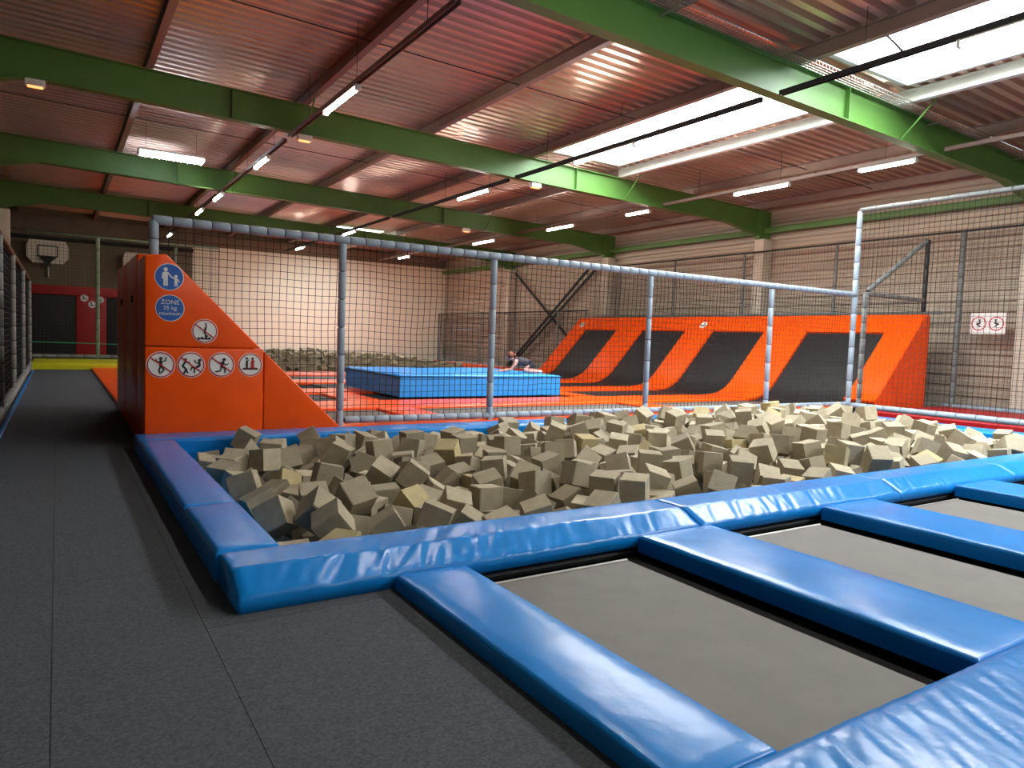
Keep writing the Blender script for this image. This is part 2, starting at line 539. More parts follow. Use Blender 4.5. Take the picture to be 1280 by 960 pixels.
def tube_lamp(x, y0, y1, z, label, group):
    t = thing('tube_lamp', label, 'lamp', (x, (y0 + y1) / 2, z - 0.09), group)
    mb = MB(); mb.prism([(x - 0.035, z), (x + 0.035, z), (x + 0.055, z - 0.035), (x - 0.055, z - 0.035)], 1, y0 + 0.03, y1 - 0.03)
    mb.obj('housing', 'fixture', t, fix=True)
    mb = MB(); mb.bar([(x, y0 + 0.05, z - 0.065), (x, y1 - 0.05, z - 0.065)], 0.04, 10); mb.obj('tube', 'tube', t, True)
    for y in (y0, y1 - 0.06):
        box('end_cap', x - 0.055, x + 0.055, y, y + 0.06, z - 0.11, z, 'fixture', t, 0.01)
ROWS = {4.55: [(-7.6, -5.7), (-4.2, -2.3), (-0.9, 1.0), (2.4, 4.3), (5.6, 7.5), (12.5, 14.4), (18.9, 20.4), (24.9, 26.4), (28.6, 30.1), (37.0, 38.5)],  # lamps this side of the large green beam: unseen, added to brighten the near walkway
        10.8: [(-7.6, -5.7), (-3.5, -1.6), (3.6, 5.4), (12.1, 14.3), (18.4, 20.4), (29.6, 31.2), (37.2, 38.7)],
        16.5: [(-3.5, -1.6), (2.5, 4.3), (8.95, 10.35), (12.3, 14.15), (17.6, 18.8), (21.7, 23.5), (27.5, 29.5), (36.6, 38.2)]}
ROWNAME = {4.55: 'above the grey walkway', 10.8: 'hung from the dark slotted rail beside the skylight', 16.5: 'hung from the rail near the ribbed wall'}
for x, L in ROWS.items():
    for a, b in L:
        tube_lamp(x, a, b, 6.06, 'lit fluorescent tube lamp ' + ROWNAME[x], 'tube lamps ' + ROWNAME[x])

t = thing('louvre_lamp', 'wide cool-white louvred lamp hanging between green beams above the walkway', 'lamp', (2.7, 22.6, 6.38))
box('housing', 1.9, 3.6, 22.3, 22.95, 6.46, 6.52, 'fixture', t, 0.01)
for y in (22.42, 22.83):
    mb = MB(); mb.bar([(1.95, y, 6.42), (3.55, y, 6.42)], 0.035, 8); mb.obj('tube', 'tube_led', t, True)
for k in range(10):
    x = 1.92 + k * 0.184
    box('louvre_blade', x, x + 0.012, 22.32, 22.93, 6.36, 6.455, 'fixture', t)
for x in (2.1, 3.4):
    mb = MB(); mb.bar([(x, 22.6, 6.52), (x, 22.6, z_deck(x))], 0.006, 4); mb.obj('hanger_wire', 'rod', t)

t = thing('cable_tray', 'galvanised wire cable tray running along the large green beam', 'cable tray', (12, 8.3, 6.7))
mb = MB()
def ctz(x): return z_top(x) - 0.08
for y in (8.12, 8.19, 8.26, 8.33):
    mb.bar([(2, y, ctz(2)), (20.5, y, ctz(20.5))], 0.008, 4)
for y in (8.10, 8.35):
    mb.bar([(2, y, ctz(2) + 0.06), (20.5, y, ctz(20.5) + 0.06)], 0.008, 4)
    k = 2.0
    while k < 20.5:
        mb.bar([(k, y, ctz(k)), (k, y, ctz(k) + 0.06)], 0.005, 4); k += 0.1
k = 2.0
while k < 20.5:
    mb.bar([(k, 8.10, ctz(k)), (k, 8.35, ctz(k))], 0.005, 4); k += 0.1
mb.obj('wire_basket', 'galv', t)
for x in (4, 8, 12, 16, 20):
    mb = MB(); mb.bar([(x, 8.08, ctz(x) - 0.02), (x, 8.52, ctz(x) - 0.02)], 0.02, 4); mb.obj('support_arm', 'galv', t)

def small_box_lamp(x, y, z, label):
    t = thing('emergency_light', label, 'emergency light', (x, y, z - 0.12), 'emergency lights under the green beams')
    box('housing', x - 0.17, x + 0.17, y - 0.07, y + 0.07, z - 0.13, z, 'fixture', t, 0.015)
    box('lens', x - 0.13, x + 0.13, y - 0.055, y + 0.055, z - 0.155, z - 0.13, 'amber', t, 0.01)
for x, y in ((-0.35, 17.173), (4.95, 17.173), (11.6, 17.173), (14.1, 25.806)):
    small_box_lamp(x, y, z_bot(x), 'small white emergency light fixed under a green roof beam')

# ------------------------------------------------------------------ padded mats of the near foam pit
def wrinkled_pad(name, x0, x1, prof, amp, m, label, parent=None, seed=0, group='blue pads around the near foam pit'):
    """profile (y, z, wrinkle weight) swept along x, closed at both ends, displaced by folds"""
    L = x1 - x0; n = max(8, int(L / 0.018))
    P = [prof[0]]
    for a, b in zip(prof[:-1], prof[1:]):
        d = math.hypot(b[0] - a[0], b[1] - a[1]); k = max(1, int(d / 0.03))
        for q in range(1, k + 1):
            t = q / k; P.append(tuple(a[i] + (b[i] - a[i]) * t for i in range(3)))
    v, f = [], []
    np_ = len(P)
    for i in range(n + 1):
        t = i / n; x = x0 + L * t
        e = min(1.0, min(t, 1 - t) * L / 0.06)
        endw = 1 - (1 - e) ** 2
        for j, (y, z, w) in enumerate(P):
            s = j / np_
            patch = max(0.0, noise.noise(Vector((x * 0.55 + seed, 2.3, 0))) + 0.35)
            fold = 0.65 * noise.noise(Vector((x * 10 + s * 8 + seed, s * 2.2, 1.7))) + 0.35 * noise.noise(Vector((x * 23 + s * 14 + seed, s * 3.2, 4.7)))
            fold = 1 - abs(fold) * 2.6
            low = noise.noise(Vector((x * 2.1 + seed, s * 3, 5.5)))
            d = amp * w * (patch * 0.75 * fold + 0.5 * low)
            v.append((x, y - 0.35 * d, z + d - (1 - endw) * 0.015 * w))
    for i in range(n):
        for j in range(np_ - 1):
            A = i * np_ + j
            f.append([A, A + 1, A + np_ + 1, A + np_])
        f.append([i * np_ + np_ - 1, i * np_, (i + 1) * np_, (i + 1) * np_ + np_ - 1])
    f.append(list(range(np_))); f.append([n * np_ + np_ - 1 - k for k in range(np_)])
    bm = bmesh.new(); vs = [bm.verts.new(p) for p in v]
    for q in f: bm.faces.new([vs[k] for k in q])
    o = bm_obj(name, bm, m, parent, True)
    return _props(o, label, 'pad', group)
FRONT = [(4.66, -0.12, 0), (4.66, 0.165, 0.1), (4.64, 0.195, 0.4), (4.60, 0.203, 0.6), (4.30, 0.205, 0.9), (4.275, 0.204, 1.3), (4.255, 0.196, 1.3),
         (4.085, 0.112, 1.3), (4.068, 0.100, 0.9), (4.06, 0.082, 0.5), (4.055, 0.06, 0.3), (4.06, 0.007, 0)]
FX = [0.845, 4.55, 7.62, 10.3, 12.5, 15.15]
FL = ['wrinkled blue corner pad at the walkway end of the foam pit', 'creased blue pad of the foam pit edge between the first two trampolines',
      'blue pit edge pad meeting the third narrow trampoline pad', 'blue pit edge pad meeting the fourth narrow trampoline pad', 'blue pit edge pad ending at the foam pit corner']
for k in range(5):
    wrinkled_pad('pit_pad', FX[k] + (0.006 if k else 0), FX[k + 1] - 0.006, FRONT, 0.014, 'blue_vinyl', FL[k], seed=0.0)

def soft_pad(name, x0, x1, y0, y1, z0, z1, m, parent=None, r=0.035, puff=0.012, cell=0.09, seed=0.0, amp=0.006, **kw):
    """upholstered block: rounded edges, slightly domed top, faint folds"""
    nx, ny = max(3, int((x1 - x0) / cell)), max(3, int((y1 - y0) / cell))
    nx, ny = min(nx, 90), min(ny, 90)
    def axis(a, b, n):
        inner = np.linspace(a + r, b - r, n + 1)
        th = np.linspace(0, math.pi / 2, 4)[:-1]
        return np.concatenate([a + r - r * np.cos(th), inner, (b - r + r * np.cos(th))[::-1]])
    X, Y = axis(x0, x1, nx), axis(y0, y1, ny)
    def edge(t, a, b):
        d = min(t - a, b - t)
        return 1.0 if d >= r else math.sqrt(max(0.0, 1 - (1 - d / r) ** 2))
    v = []
    for x in X:
        for y in Y:
            e = min(edge(x, x0, x1), edge(y, y0, y1))
            u, w = (x - x0) / (x1 - x0), (y - y0) / (y1 - y0)
            q = noise.noise(Vector((x * 3.2 + seed, y * 3.2, seed))) + 0.5 * noise.noise(Vector((x * 9, y * 2 + seed, 3)))
            v.append((x, y, z1 - r * (1 - e) + e * (puff * math.sin(math.pi * min(1, max(0, u))) ** 0.5 * math.sin(math.pi * min(1, max(0, w))) ** 0.5 + amp * q)))
    NX, NY = len(X), len(Y)
    f = [[i * NY + j, (i + 1) * NY + j, (i + 1) * NY + j + 1, i * NY + j + 1] for i in range(NX - 1) for j in range(NY - 1)]
    ring = [i * NY for i in range(NX)] + [(NX - 1) * NY + j for j in range(1, NY)] + [i * NY + NY - 1 for i in range(NX - 2, -1, -1)] + [j for j in range(NY - 2, 0, -1)]
    b0 = len(v)
    v += [(v[k][0], v[k][1], z0) for k in ring]
    m_ = len(ring)
    for k in range(m_):
        j = (k + 1) % m_
        f.append([ring[j], ring[k], b0 + k, b0 + j])
    f.append([b0 + m_ - 1 - k for k in range(m_)])
    o = mesh_obj(name, v, f, m, parent, False, **kw)
    flags = [True] * ((NX - 1) * (NY - 1)) + [False] * (m_ + 1)
    o.data.polygons.foreach_set('use_smooth', flags)
    return o
GP = 'blue pads around the near foam pit'
soft_pad('pit_pad', 0.83, 1.24, 4.672, 5.99, 0.007, 0.2, 'blue_vinyl', seed=1, amp=0.009, label='blue side pad of the foam pit next to the wrinkled corner pad', cat='pad', group=GP)
soft_pad('pit_pad', 0.83, 1.24, 6.0, 9.68, 0.007, 0.2, 'blue_vinyl', seed=2, amp=0.008, label='long blue side pad of the foam pit along the grey walkway', cat='pad', group=GP)
RX = [0.83, 3.9, 8.4, 15.15]
RL = ['blue pad along the foot of the orange sign wedge', 'blue foam pit pad below the first bays of the grey fence', 'blue foam pit pad below the fence next to the foam heap']
for k in range(3):
    soft_pad('pit_pad', RX[k], RX[k + 1] - 0.008, 9.69, 10.29, 0.007, 0.2, 'blue_vinyl', seed=3 + k, label=RL[k], cat='pad', group=GP)
soft_pad('pit_pad', 14.36, 15.15, 4.67, 9.68, 0.007, 0.2, 'blue_vinyl', seed=8, label='blue foam pit pad at the foot of the tall fence', cat='pad', group=GP)
# blue lining hanging down inside the pit
lin_o = MB()
lin_o.box(1.2, 1.225, 4.68, 9.70, -0.6, 0.006); lin_o.box(1.23, 14.33, 9.70, 9.715, -0.6, 0.006); lin_o.box(14.37, 14.395, 4.68, 9.69, -0.6, 0.006)
lin_o.obj('pit_skirt', 'blue_vinyl', floor)

# ------------------------------------------------------------------ trampolines of the near strip
NP = [(1.78, 2.28), (3.83, 4.64), (6.2, 7.05), (8.75, 9.6), (11.3, 12.2)]
NLAB = ['narrow shiny blue pad between the grey carpet and the first trampoline', 'narrow blue pad between the first and second trampoline',
        'narrow blue pad between the second and third trampoline', 'narrow blue pad between the third and fourth trampoline', 'narrow blue pad beyond the fourth trampoline']
for k, (a, b) in enumerate(NP):
    soft_pad('trampoline_pad', a, b, 1.60, 4.045, -0.03 if k else 0.007, 0.1, 'blue_vinyl', r=0.025, puff=0.012, seed=11 + k, amp=0.004, label=NLAB[k], cat='pad', group='blue pads between the near trampolines')
wrinkled_pad('trampoline_pad', 1.78, 6.6, [(1.585, 0.007, 0), (1.59, 0.08, 0.3), (1.57, 0.115, 0.8), (1.5, 0.125, 1), (0.75, 0.125, 1), (0.68, 0.11, 0.6), (0.66, 0.007, 0)],
             0.012, 'blue_vinyl', 'wide crumpled blue pad across the ends of the trampolines', seed=21.0, group='blue pads between the near trampolines')
wrinkled_pad('trampoline_pad', 6.61, 12.3, [(1.585, 0.007, 0), (1.59, 0.08, 0.3), (1.57, 0.115, 0.8), (1.5, 0.125, 1), (0.75, 0.125, 1), (0.68, 0.11, 0.6), (0.66, 0.007, 0)],
             0.012, 'blue_vinyl', 'wide blue pad across the ends of the third and fourth trampolines', seed=25.0, group='blue pads between the near trampolines')
TLAB = ['first grey-brown trampoline beside the carpet', 'second grey-brown trampoline between narrow blue pads', 'third trampoline along the blue foam pit edge', 'fourth trampoline along the blue foam pit edge']
for k in range(4):
    a, b = NP[k][1], NP[k + 1][0]
    t = thing('trampoline', TLAB[k], 'trampoline', ((a + b) / 2, 2.9, -0.45), 'near trampolines')
    mb = MB()
    x0, x1, y0, y1 = a + 0.02, b - 0.26, 1.60, 3.88
    n = 16
    v, f = [], []
    for i in range(n + 1):
        for j in range(n + 1):
            u, w = i / n, j / n
            v.append((x0 + (x1 - x0) * u, y0 + (y1 - y0) * w, -0.012 - 0.03 * math.sin(math.pi * u) * math.sin(math.pi * w)))
    for i in range(n):
        for j in range(n):
            A = i * (n + 1) + j
            f.append([A, A + n + 1, A + n + 2, A + 1])
    mesh_obj('jump_bed', v, f, 'bed', t, True)
    mb = MB()
    mb.bar([(x0, 3.885, -0.012), (x1, 3.885, -0.012)], 0.012, 6)
    mb.obj('bed_hem', 'galv', t)
    mb = MB()
    for p, q in (((a - 0.15, 1.52, -0.05), (a - 0.15, 4.15, -0.05)), ((b + 0.1, 1.52, -0.05), (b + 0.1, 4.15, -0.05))):
        mb.bar([p, q], 0.03, 6)
    mb.bar([(a - 0.15, 4.12, -0.05), (b + 0.1, 4.12, -0.05)], 0.03, 6)
    for xx in (a - 0.15, b + 0.1):
        for yy in (1.6, 4.1):
            mb.bar([(xx, yy, -0.05), (xx, yy, -0.45)], 0.025, 6)
    mb.obj('frame', 'pipe', t)
    mb = MB()
    mb.box(x1 + 0.004, b + 0.12, y0, 4.1, -0.10, -0.085); mb.box(x0, x1, y1 + 0.012, 4.1, -0.10, -0.085)
    mb.obj('spring_cover', 'sign_black', t)

# ------------------------------------------------------------------ foam cubes
def foam_cube_mesh(seed, a, m):
    rnd = random.Random(seed)
    bm = bmesh.new()
    bmesh.ops.create_cube(bm, size=a)
    bmesh.ops.bevel(bm, geom=bm.edges[:], offset=0.006, segments=1, affect='EDGES')
    for v in bm.verts:
        v.co += Vector([rnd.uniform(-1, 1) * 0.0045 for _ in range(3)])
    bm.normal_update()
    me = bpy.data.meshes.new('foam_cube')
    bm.to_mesh(me); bm.free()
    me.materials.append(MATS[m])
    return me
CUBE = 0.25
CUBES = [foam_cube_mesh(s, CUBE, 'foam_yellow' if s == 5 else 'foam') for s in range(6)]

def pile(region, target, seed, depth_layers, cell=0.03, size=CUBE, bounds_z=0.2, maxn=2600):
    """drop randomly turned cubes one by one on a height map until it reaches the target surface"""
    rng = np.random.default_rng(seed)
    x0, x1, y0, y1 = region
    nx, ny = int((x1 - x0) / cell), int((y1 - y0) / cell)
    gx = x0 + (np.arange(nx) + 0.5) * cell; gy = y0 + (np.arange(ny) + 0.5) * cell
    T = target(gx[:, None], gy[None, :])
    H = T - depth_layers
    out = []
    h = size / 2
    def fields(R, cx, cy):
        ext = h * np.abs(R).sum(1)
        if cx - ext[0] < x0 or cx + ext[0] > x1 or cy - ext[1] < y0 or cy + ext[1] > y1: return None
        i0, i1 = max(0, int((cx - ext[0] - x0) / cell)), min(nx, int((cx + ext[0] - x0) / cell) + 1)
        j0, j1 = max(0, int((cy - ext[1] - y0) / cell)), min(ny, int((cy + ext[1] - y0) / cell) + 1)
        dx, dy = gx[i0:i1, None] - cx, gy[None, j0:j1] - cy
        lo = np.full((i1 - i0, j1 - j0), -1e9); hi = np.full_like(lo, 1e9)
        for k in range(3):
            n = R[:, k]
            base = n[0] * dx + n[1] * dy
            if abs(n[2]) < 1e-3:
                bad = np.abs(base) > h; hi = np.where(bad, -1e9, hi); continue
            a, b = (-h - base) / n[2], (h - base) / n[2]
            lo = np.maximum(lo, np.minimum(a, b)); hi = np.minimum(hi, np.maximum(a, b))
        return i0, i1, j0, j1, lo, hi, hi > lo
    fails = 0
    while len(out) < maxn and fails < 60:
        best = None
        D = T - H
        for c in range(7):
            for _ in range(8):
                i, j = rng.integers(nx), rng.integers(ny)
                if D[i, j] > 0.10: break
            q = rng.normal(size=4); q /= np.linalg.norm(q)
            if rng.random() < 0.45:      # some lie flat
                an = rng.uniform(0, math.pi); ti = rng.normal(0, 0.14)
                q = np.array([math.cos(an / 2), ti, rng.normal(0, 0.14), math.sin(an / 2)]); q /= np.linalg.norm(q)
            w, a, b, d = q
            R = np.array([[1 - 2 * (b * b + d * d), 2 * (a * b - w * d), 2 * (a * d + w * b)],
                          [2 * (a * b + w * d), 1 - 2 * (a * a + d * d), 2 * (b * d - w * a)],
                          [2 * (a * d - w * b), 2 * (b * d + w * a), 1 - 2 * (a * a + b * b)]])
            cx, cy = gx[i], gy[j]
            F = fields(R, cx, cy)
            if F is None: continue
            i0, i1, j0, j1, lo, hi, ok = F
            if not ok.any(): continue
            z = (H[i0:i1, j0:j1] - lo)[ok].max()
            # how badly it fills: volume left empty underneath, and overshoot of the target
            gap = ((z + lo) - H[i0:i1, j0:j1])[ok].mean()
            over = ((z + hi) - T[i0:i1, j0:j1])[ok].max()
            sc = gap + max(0, over - 0.03) * 2
            if over > 0.17: continue
            if best is None or sc < best[0]: best = (sc, R, (cx, cy, z), F)
        if best is None: fails += 1; continue
        fails = 0
        _, R, c, (i0, i1, j0, j1, lo, hi, ok) = best
        sub = H[i0:i1, j0:j1]
        sub[ok] = np.maximum(sub[ok], c[2] + hi[ok])
        out.append((c, R))
    return out

def pit_target(x, y):
    base = 0.16 + 0.0 * x * y
    ridge = np.clip((x - 3.0) / 7.0, 0, 1) * 0.26
    front = np.clip((y - 4.7) / 2.0, 0.0, 1.0)
    fall = np.clip((14.6 - x) / 2.0, 0.25, 1.0)
    rear = np.clip((9.9 - y) / 0.8, 0.35, 1.0)
    w = 0.05 * np.sin(x * 2.1) * np.sin(y * 1.7 + 1)
    w = w - 0.10 * np.clip((x - 12.6) / 1.2, 0, 1)
    near_edge = -0.09 * np.clip((5.3 - y) / 0.6, 0, 1) * np.clip((8.0 - x) / 5.0, 0, 1) - 0.04 * np.clip((1.9 - x) / 0.6, 0, 1)
    return base + ridge * (0.35 + 0.65 * front) * fall * rear + w + near_edge
cubes = pile((1.25, 14.34, 4.69, 9.68), pit_target, 3, 0.62)
# which ones does the photograph show largest: cast a coarse grid of rays on the pile
verts, tris, owner = [], [], []
h = CUBE / 2
corner = [(-h, -h, -h), (h, -h, -h), (h, h, -h), (-h, h, -h), (-h, -h, h), (h, -h, h), (h, h, h), (-h, h, h)]
quads = ((3, 2, 1, 0), (4, 5, 6, 7), (0, 1, 5, 4), (1, 2, 6, 5), (2, 3, 7, 6), (3, 0, 4, 7))
for n_, (c, R) in enumerate(cubes):
    b0 = len(verts)
    verts += [tuple(np.array(c) + R @ np.array(k)) for k in corner]
    for q in quads: tris.append([b0 + k for k in q]); owner.append(n_)
bvh = BVHTree.FromPolygons(verts, tris)
hits = {}
for py in range(500, 690, 2):
    for px in range(220, 1280, 2):
        d = CAM_R * ((px - 640) / F_PX) - CAM_U * ((py - 480) / F_PX) + _fw
        r_ = bvh.ray_cast(EYE, d.normalized())
        if r_[2] is not None: hits[owner[r_[2]]] = hits.get(owner[r_[2]], 0) + 1
order = sorted(hits, key=lambda k: -hits[k])
single = set(order[:300])
rest = MB()
for n_, (c, R) in enumerate(cubes):
    M = Matrix.Translation(Vector(c)) @ Matrix(R.tolist()).to_4x4()
    if n_ in single:
        yel = n_ % 17 == 0
        link_mesh('foam_cube', CUBES[5 if yel else n_ % 5], M, None, label=('yellowish' if yel else 'grey-beige') + ' foam cube lying loose in the blue-edged foam pit', cat='foam cube',
                  group='yellowish foam cubes in the pit' if yel else 'foam cubes in the blue-edged pit')
    else:
        i = len(rest.v)
        me = CUBES[n_ % 5]
        rest.v += [tuple(M @ v.co) for v in me.vertices]
        rest.f += [[i + k for k in p.vertices] for p in me.polygons]
rest.obj('foam_cubes', 'foam', None, kind='stuff', label='smaller hidden grey-beige foam cubes filling the blue-edged foam pit', cat='foam cubes')

def far_target(x, y):
    return 0.30 + 0.25 * np.clip((y - 28.6) / 3.5, 0, 1) + 0.10 * np.sin(x * 1.3) * np.sin(y * 0.9) - 0.22 * np.clip((x - 12.0) / 3.0, 0, 1) + 0 * x
far = pile((6.6, 16.6, 28.4, 37.6), far_target, 5, 0.40, cell=0.045, size=0.27, maxn=1500)
FARM = foam_cube_mesh(21, 0.27, 'foam')
fk = 0
rest = MB()
for n_, (c, R) in enumerate(far):
    M = Matrix.Translation(Vector(c)) @ Matrix(R.tolist()).to_4x4()
    i = len(rest.v)
    rest.v += [tuple(M @ v.co) for v in FARM.vertices]
    rest.f += [[i + k for k in p.vertices] for p in FARM.polygons]
rest.obj('foam_cubes', 'foam', None, kind='stuff', label='distant heap of grey foam cubes before the white end wall', cat='foam cubes')

# ------------------------------------------------------------------ orange sign wedge
W0, W1, WZ = 0.95, 3.57, 2.55
wedge = thing('padded_wedge', 'tall orange padded wedge with round safety signs beside the walkway', 'padded wedge', (2.2, 12.8, 0.007))
def slope_x(z): return 1.20 + (3.57 - 1.20) * (2.55 - z) / (2.55 - 0.2)
def slab(name, poly, y0, y1, m='orange_vinyl', parent=wedge, bev=0.02):
    mb = MB(); mb.prism(poly, 1, y0, y1)
    return mb.obj(name, m, parent, True, bev=bev)
ZS = 1.34
slab('front_panel', [(W0, ZS + 0.004), (slope_x(ZS + 0.004), ZS + 0.004), (1.20, 2.55), (W0, 2.52)], 10.31, 10.43)
slab('front_panel', [(W0, 0.007), (2.448, 0.007), (2.448, ZS - 0.004), (W0, ZS - 0.004)], 10.31, 10.43)
slab('front_panel', [(2.454, 0.007), (slope_x(0.007), 0.007), (2.454, 2.55 - (2.454 - 1.20) * (2.55 - 0.2) / (3.57 - 1.20))], 10.31, 10.43)
for z0, z1, p in ((0.007, ZS - 0.004, [(W0 + 0.003, 0.007), (slope_x(0.007), 0.007), (slope_x(ZS - 0.004), ZS - 0.004), (W0 + 0.003, ZS - 0.004)]),
                  (ZS + 0.004, 2.52, [(W0 + 0.003, ZS + 0.004), (slope_x(ZS + 0.004), ZS + 0.004), (1.20, 2.55), (W0 + 0.003, 2.52)])):
    slab('core_panel', p, 10.69, 11.35)
    slab('edge_strip', [(W0, z0), (W0 + 0.03, z0), (W0 + 0.03, z1), (W0, z1)], 10.435, 10.685, bev=0.008)
for y0, y1 in ((11.36, 13.2), (13.21, 15.3)):
    for z0, z1 in ((0.007, ZS - 0.005), (ZS + 0.005, 2.62)):
        slab('side_panel', [(W0, z0), (W0 + 0.2, z0), (W0 + 0.2, z1), (W0, z1)], y0, y1)
    slab('slope_panel', [(W0 + 0.21, 0.007), (slope_x(0.007), 0.007), (1.22, 2.5), (W0 + 0.21, 2.5)], y0, y1)
slab('top_peak', [(1.02, 2.53), (1.36, 2.40), (1.18, 2.68)], 11.4, 11.6, bev=0.01)
for y in (12.0, 14.0):      # grips on the side panels
    slab('grip', [(W0 - 0.02, 1.95), (W0, 1.95), (W0, 2.05), (W0 - 0.02, 2.05)], y, y + 0.12, 'sign_black', bev=0.004)

# flat signs: drawn in a plane given by origin, right and up vectors
class Sign:
    def __init__(self, origin, right, up, r):
        self.o, self.x, self.z, self.r = Vector(origin), Vector(right).normalized(), Vector(up).normalized(), r
        self.n = self.x.cross(self.z).normalized()      # towards the viewer when right x up points out of the face
        self.k = 0
    def P(self, a, b, lift): return tuple(self.o + self.x * (a * self.r) + self.z * (b * self.r) + self.n * lift)
    def fill(self, name, polys, m, lift, parent):
        v, f = [], []
        for q_, p in enumerate(polys):
            lift += 0.00004 if q_ else 0.0
            i = len(v); n = len(p)
            v += [self.P(a, b, lift) for a, b in p] + [self.P(a, b, lift - 0.002) for a, b in p]
            f.append([i + k for k in range(n)]); f.append([i + n + n - 1 - k for k in range(n)])
            for k in range(n): f.append([i + k, i + n + k, i + n + (k + 1) % n, i + (k + 1) % n])
        return mesh_obj(name, v, f, m, parent)
def disc(r, n=28, cx=0.0, cy=0.0): return [(cx + r * math.cos(2 * math.pi * k / n), cy + r * math.sin(2 * math.pi * k / n)) for k in range(n)]
def annulus(r0, r1, n=28):
    out = []
    for k in range(n):
        a, b = 2 * math.pi * k / n, 2 * math.pi * (k + 1) / n
        out.append([(r0 * math.cos(a), r0 * math.sin(a)), (r1 * math.cos(a), r1 * math.sin(a)), (r1 * math.cos(b), r1 * math.sin(b)), (r0 * math.cos(b), r0 * math.sin(b))])
    return out
def stroke(pts, w):
    out = []
    for (a, b), (c, d) in zip(pts[:-1], pts[1:]):
        L = math.hypot(c - a, d - b) or 1; nx, ny = -(d - b) / L * w / 2, (c - a) / L * w / 2
        out.append([(a + nx, b + ny), (a - nx, b - ny), (c - nx, d - ny), (c + nx, d + ny)])
    for p in pts: out.append(disc(w / 2, 8, *p))
    return out
LFT = 0.006
def prohibition(s, parent, strokes, discs, slash=True, ring='sign_red', extra=None, label=None):
    base = s.fill('sign', [disc(1.0)], 'sign_white', LFT - 0.003, parent)
    if label: base['label'] = label
    s.fill('sign_ring', annulus(0.86, 0.95), ring, LFT, base)
    figs = []
    for pts, w in strokes: figs += stroke(pts, w)
    for a, b, r_ in discs: figs.append(disc(r_, 12, a, b))
    if figs: s.fill('pictogram', figs, 'sign_black', LFT + 0.001, base)
    if extra:
        for m, polys in extra: s.fill('pictogram', polys, m, LFT + 0.0015, base)
    if slash: s.fill('slash_bar', stroke([(-0.68, 0.52), (0.68, -0.52)], 0.09), 'sign_red', LFT + 0.003, base)
    return base
def text_mesh(body, size, M, m, parent, name='lettering'):
    cu = bpy.data.curves.new('text', 'FONT'); cu.body = body; cu.size = size; cu.align_x = 'CENTER'; cu.align_y = 'CENTER'
    ob = bpy.data.objects.new('text', cu); COL.objects.link(ob)
    dg = bpy.context.evaluated_depsgraph_get()
    me = bpy.data.meshes.new_from_object(ob.evaluated_get(dg))
    bpy.data.objects.remove(ob); me.materials.clear(); me.materials.append(MATS[m])
    return link_mesh(name, me, M, parent)
RX_, UZ_ = (1, 0, 0), (0, 0, 1)
FY = 10.31
def ws(px_x, z, r): return Sign((px_x, FY, z), RX_, UZ_, r)
# blue sign: adult leading a child
s = ws(1.235, 2.255, 0.175)
b = s.fill('sign', [disc(1.0)], 'sign_white', 0.003, wedge); b['label'] = 'round blue sign of an adult holding a child by the hand'
s.fill('sign_face', [disc(0.95)], 'sign_blue', 0.006, b)
fig = []
for pts, w in (([(-0.25, 0.25), (-0.25, -0.1)], 0.30), ([(-0.33, -0.1), (-0.33, -0.62)], 0.13), ([(-0.17, -0.1), (-0.17, -0.62)], 0.13), ([(-0.42, 0.3), (-0.46, -0.12)], 0.09),
               ([(-0.1, 0.32), (0.15, 0.0), (0.38, -0.12)], 0.09), ([(0.45, -0.15), (0.45, -0.35)], 0.18), ([(0.39, -0.35), (0.39, -0.64)], 0.09), ([(0.52, -0.35), (0.52, -0.64)], 0.09), ([(0.55, -0.12), (0.68, -0.32)], 0.07)):
    fig += stroke(pts, w)
fig += [disc(0.15, 14, -0.25, 0.55), disc(0.12, 14, 0.45, 0.06)]
s.fill('pictogram', fig, 'sign_white', 0.008, b)
# blue sign with lettering
s = ws(1.245, 1.85, 0.175)
b = s.fill('sign', [disc(1.0)], 'sign_white', 0.003, wedge); b['label'] = 'round blue sign lettered ZONE 35 kg maximum'
s.fill('sign_face', [disc(0.95)], 'sign_blue', 0.006, b)
TR = Matrix.Rotation(math.pi / 2, 4, 'X')
for body, dz, sz in (('ZONE', 0.075, 0.082), ('35 kg', 0.0, 0.075), ('maximum', -0.072, 0.066)):
    text_mesh(body, sz, Matrix.Translation((1.245, FY - 0.0085, 1.85 + dz)) @ TR, 'sign_white', b)
prohibition(ws(1.672, 1.562, 0.165), wedge, [([(0.05, 0.65), (0.12, 0.45), (0.05, 0.2)], 0.10), ([(0.05, 0.25), (0.0, -0.1)], 0.17), ([(0.0, -0.1), (0.08, -0.38)], 0.12), ([(-0.5, -0.62), (0.4, -0.62)], 0.12)],
            [(0.12, -0.42, 0.12), (-0.45, -0.6, 0.1), (-0.2, -0.56, 0.1), (0.1, -0.6, 0.1), (0.35, -0.58, 0.1)], label='round white sign forbidding head-first dives')
prohibition(ws(1.139, 1.103, 0.175), wedge, [([(0.0, 0.25), (0.0, -0.12)], 0.22), ([(0.0, 0.25), (-0.28, 0.22), (-0.33, 0.42)], 0.08), ([(0.05, 0.25), (0.32, 0.3), (0.35, 0.55)], 0.08),
            ([(-0.03, -0.15), (-0.13, -0.4), (-0.05, -0.65)], 0.11), ([(0.05, -0.15), (0.22, -0.38), (0.05, -0.58)], 0.11)], [(0.0, 0.47, 0.12)], label='round white sign forbidding jumping with raised arms')
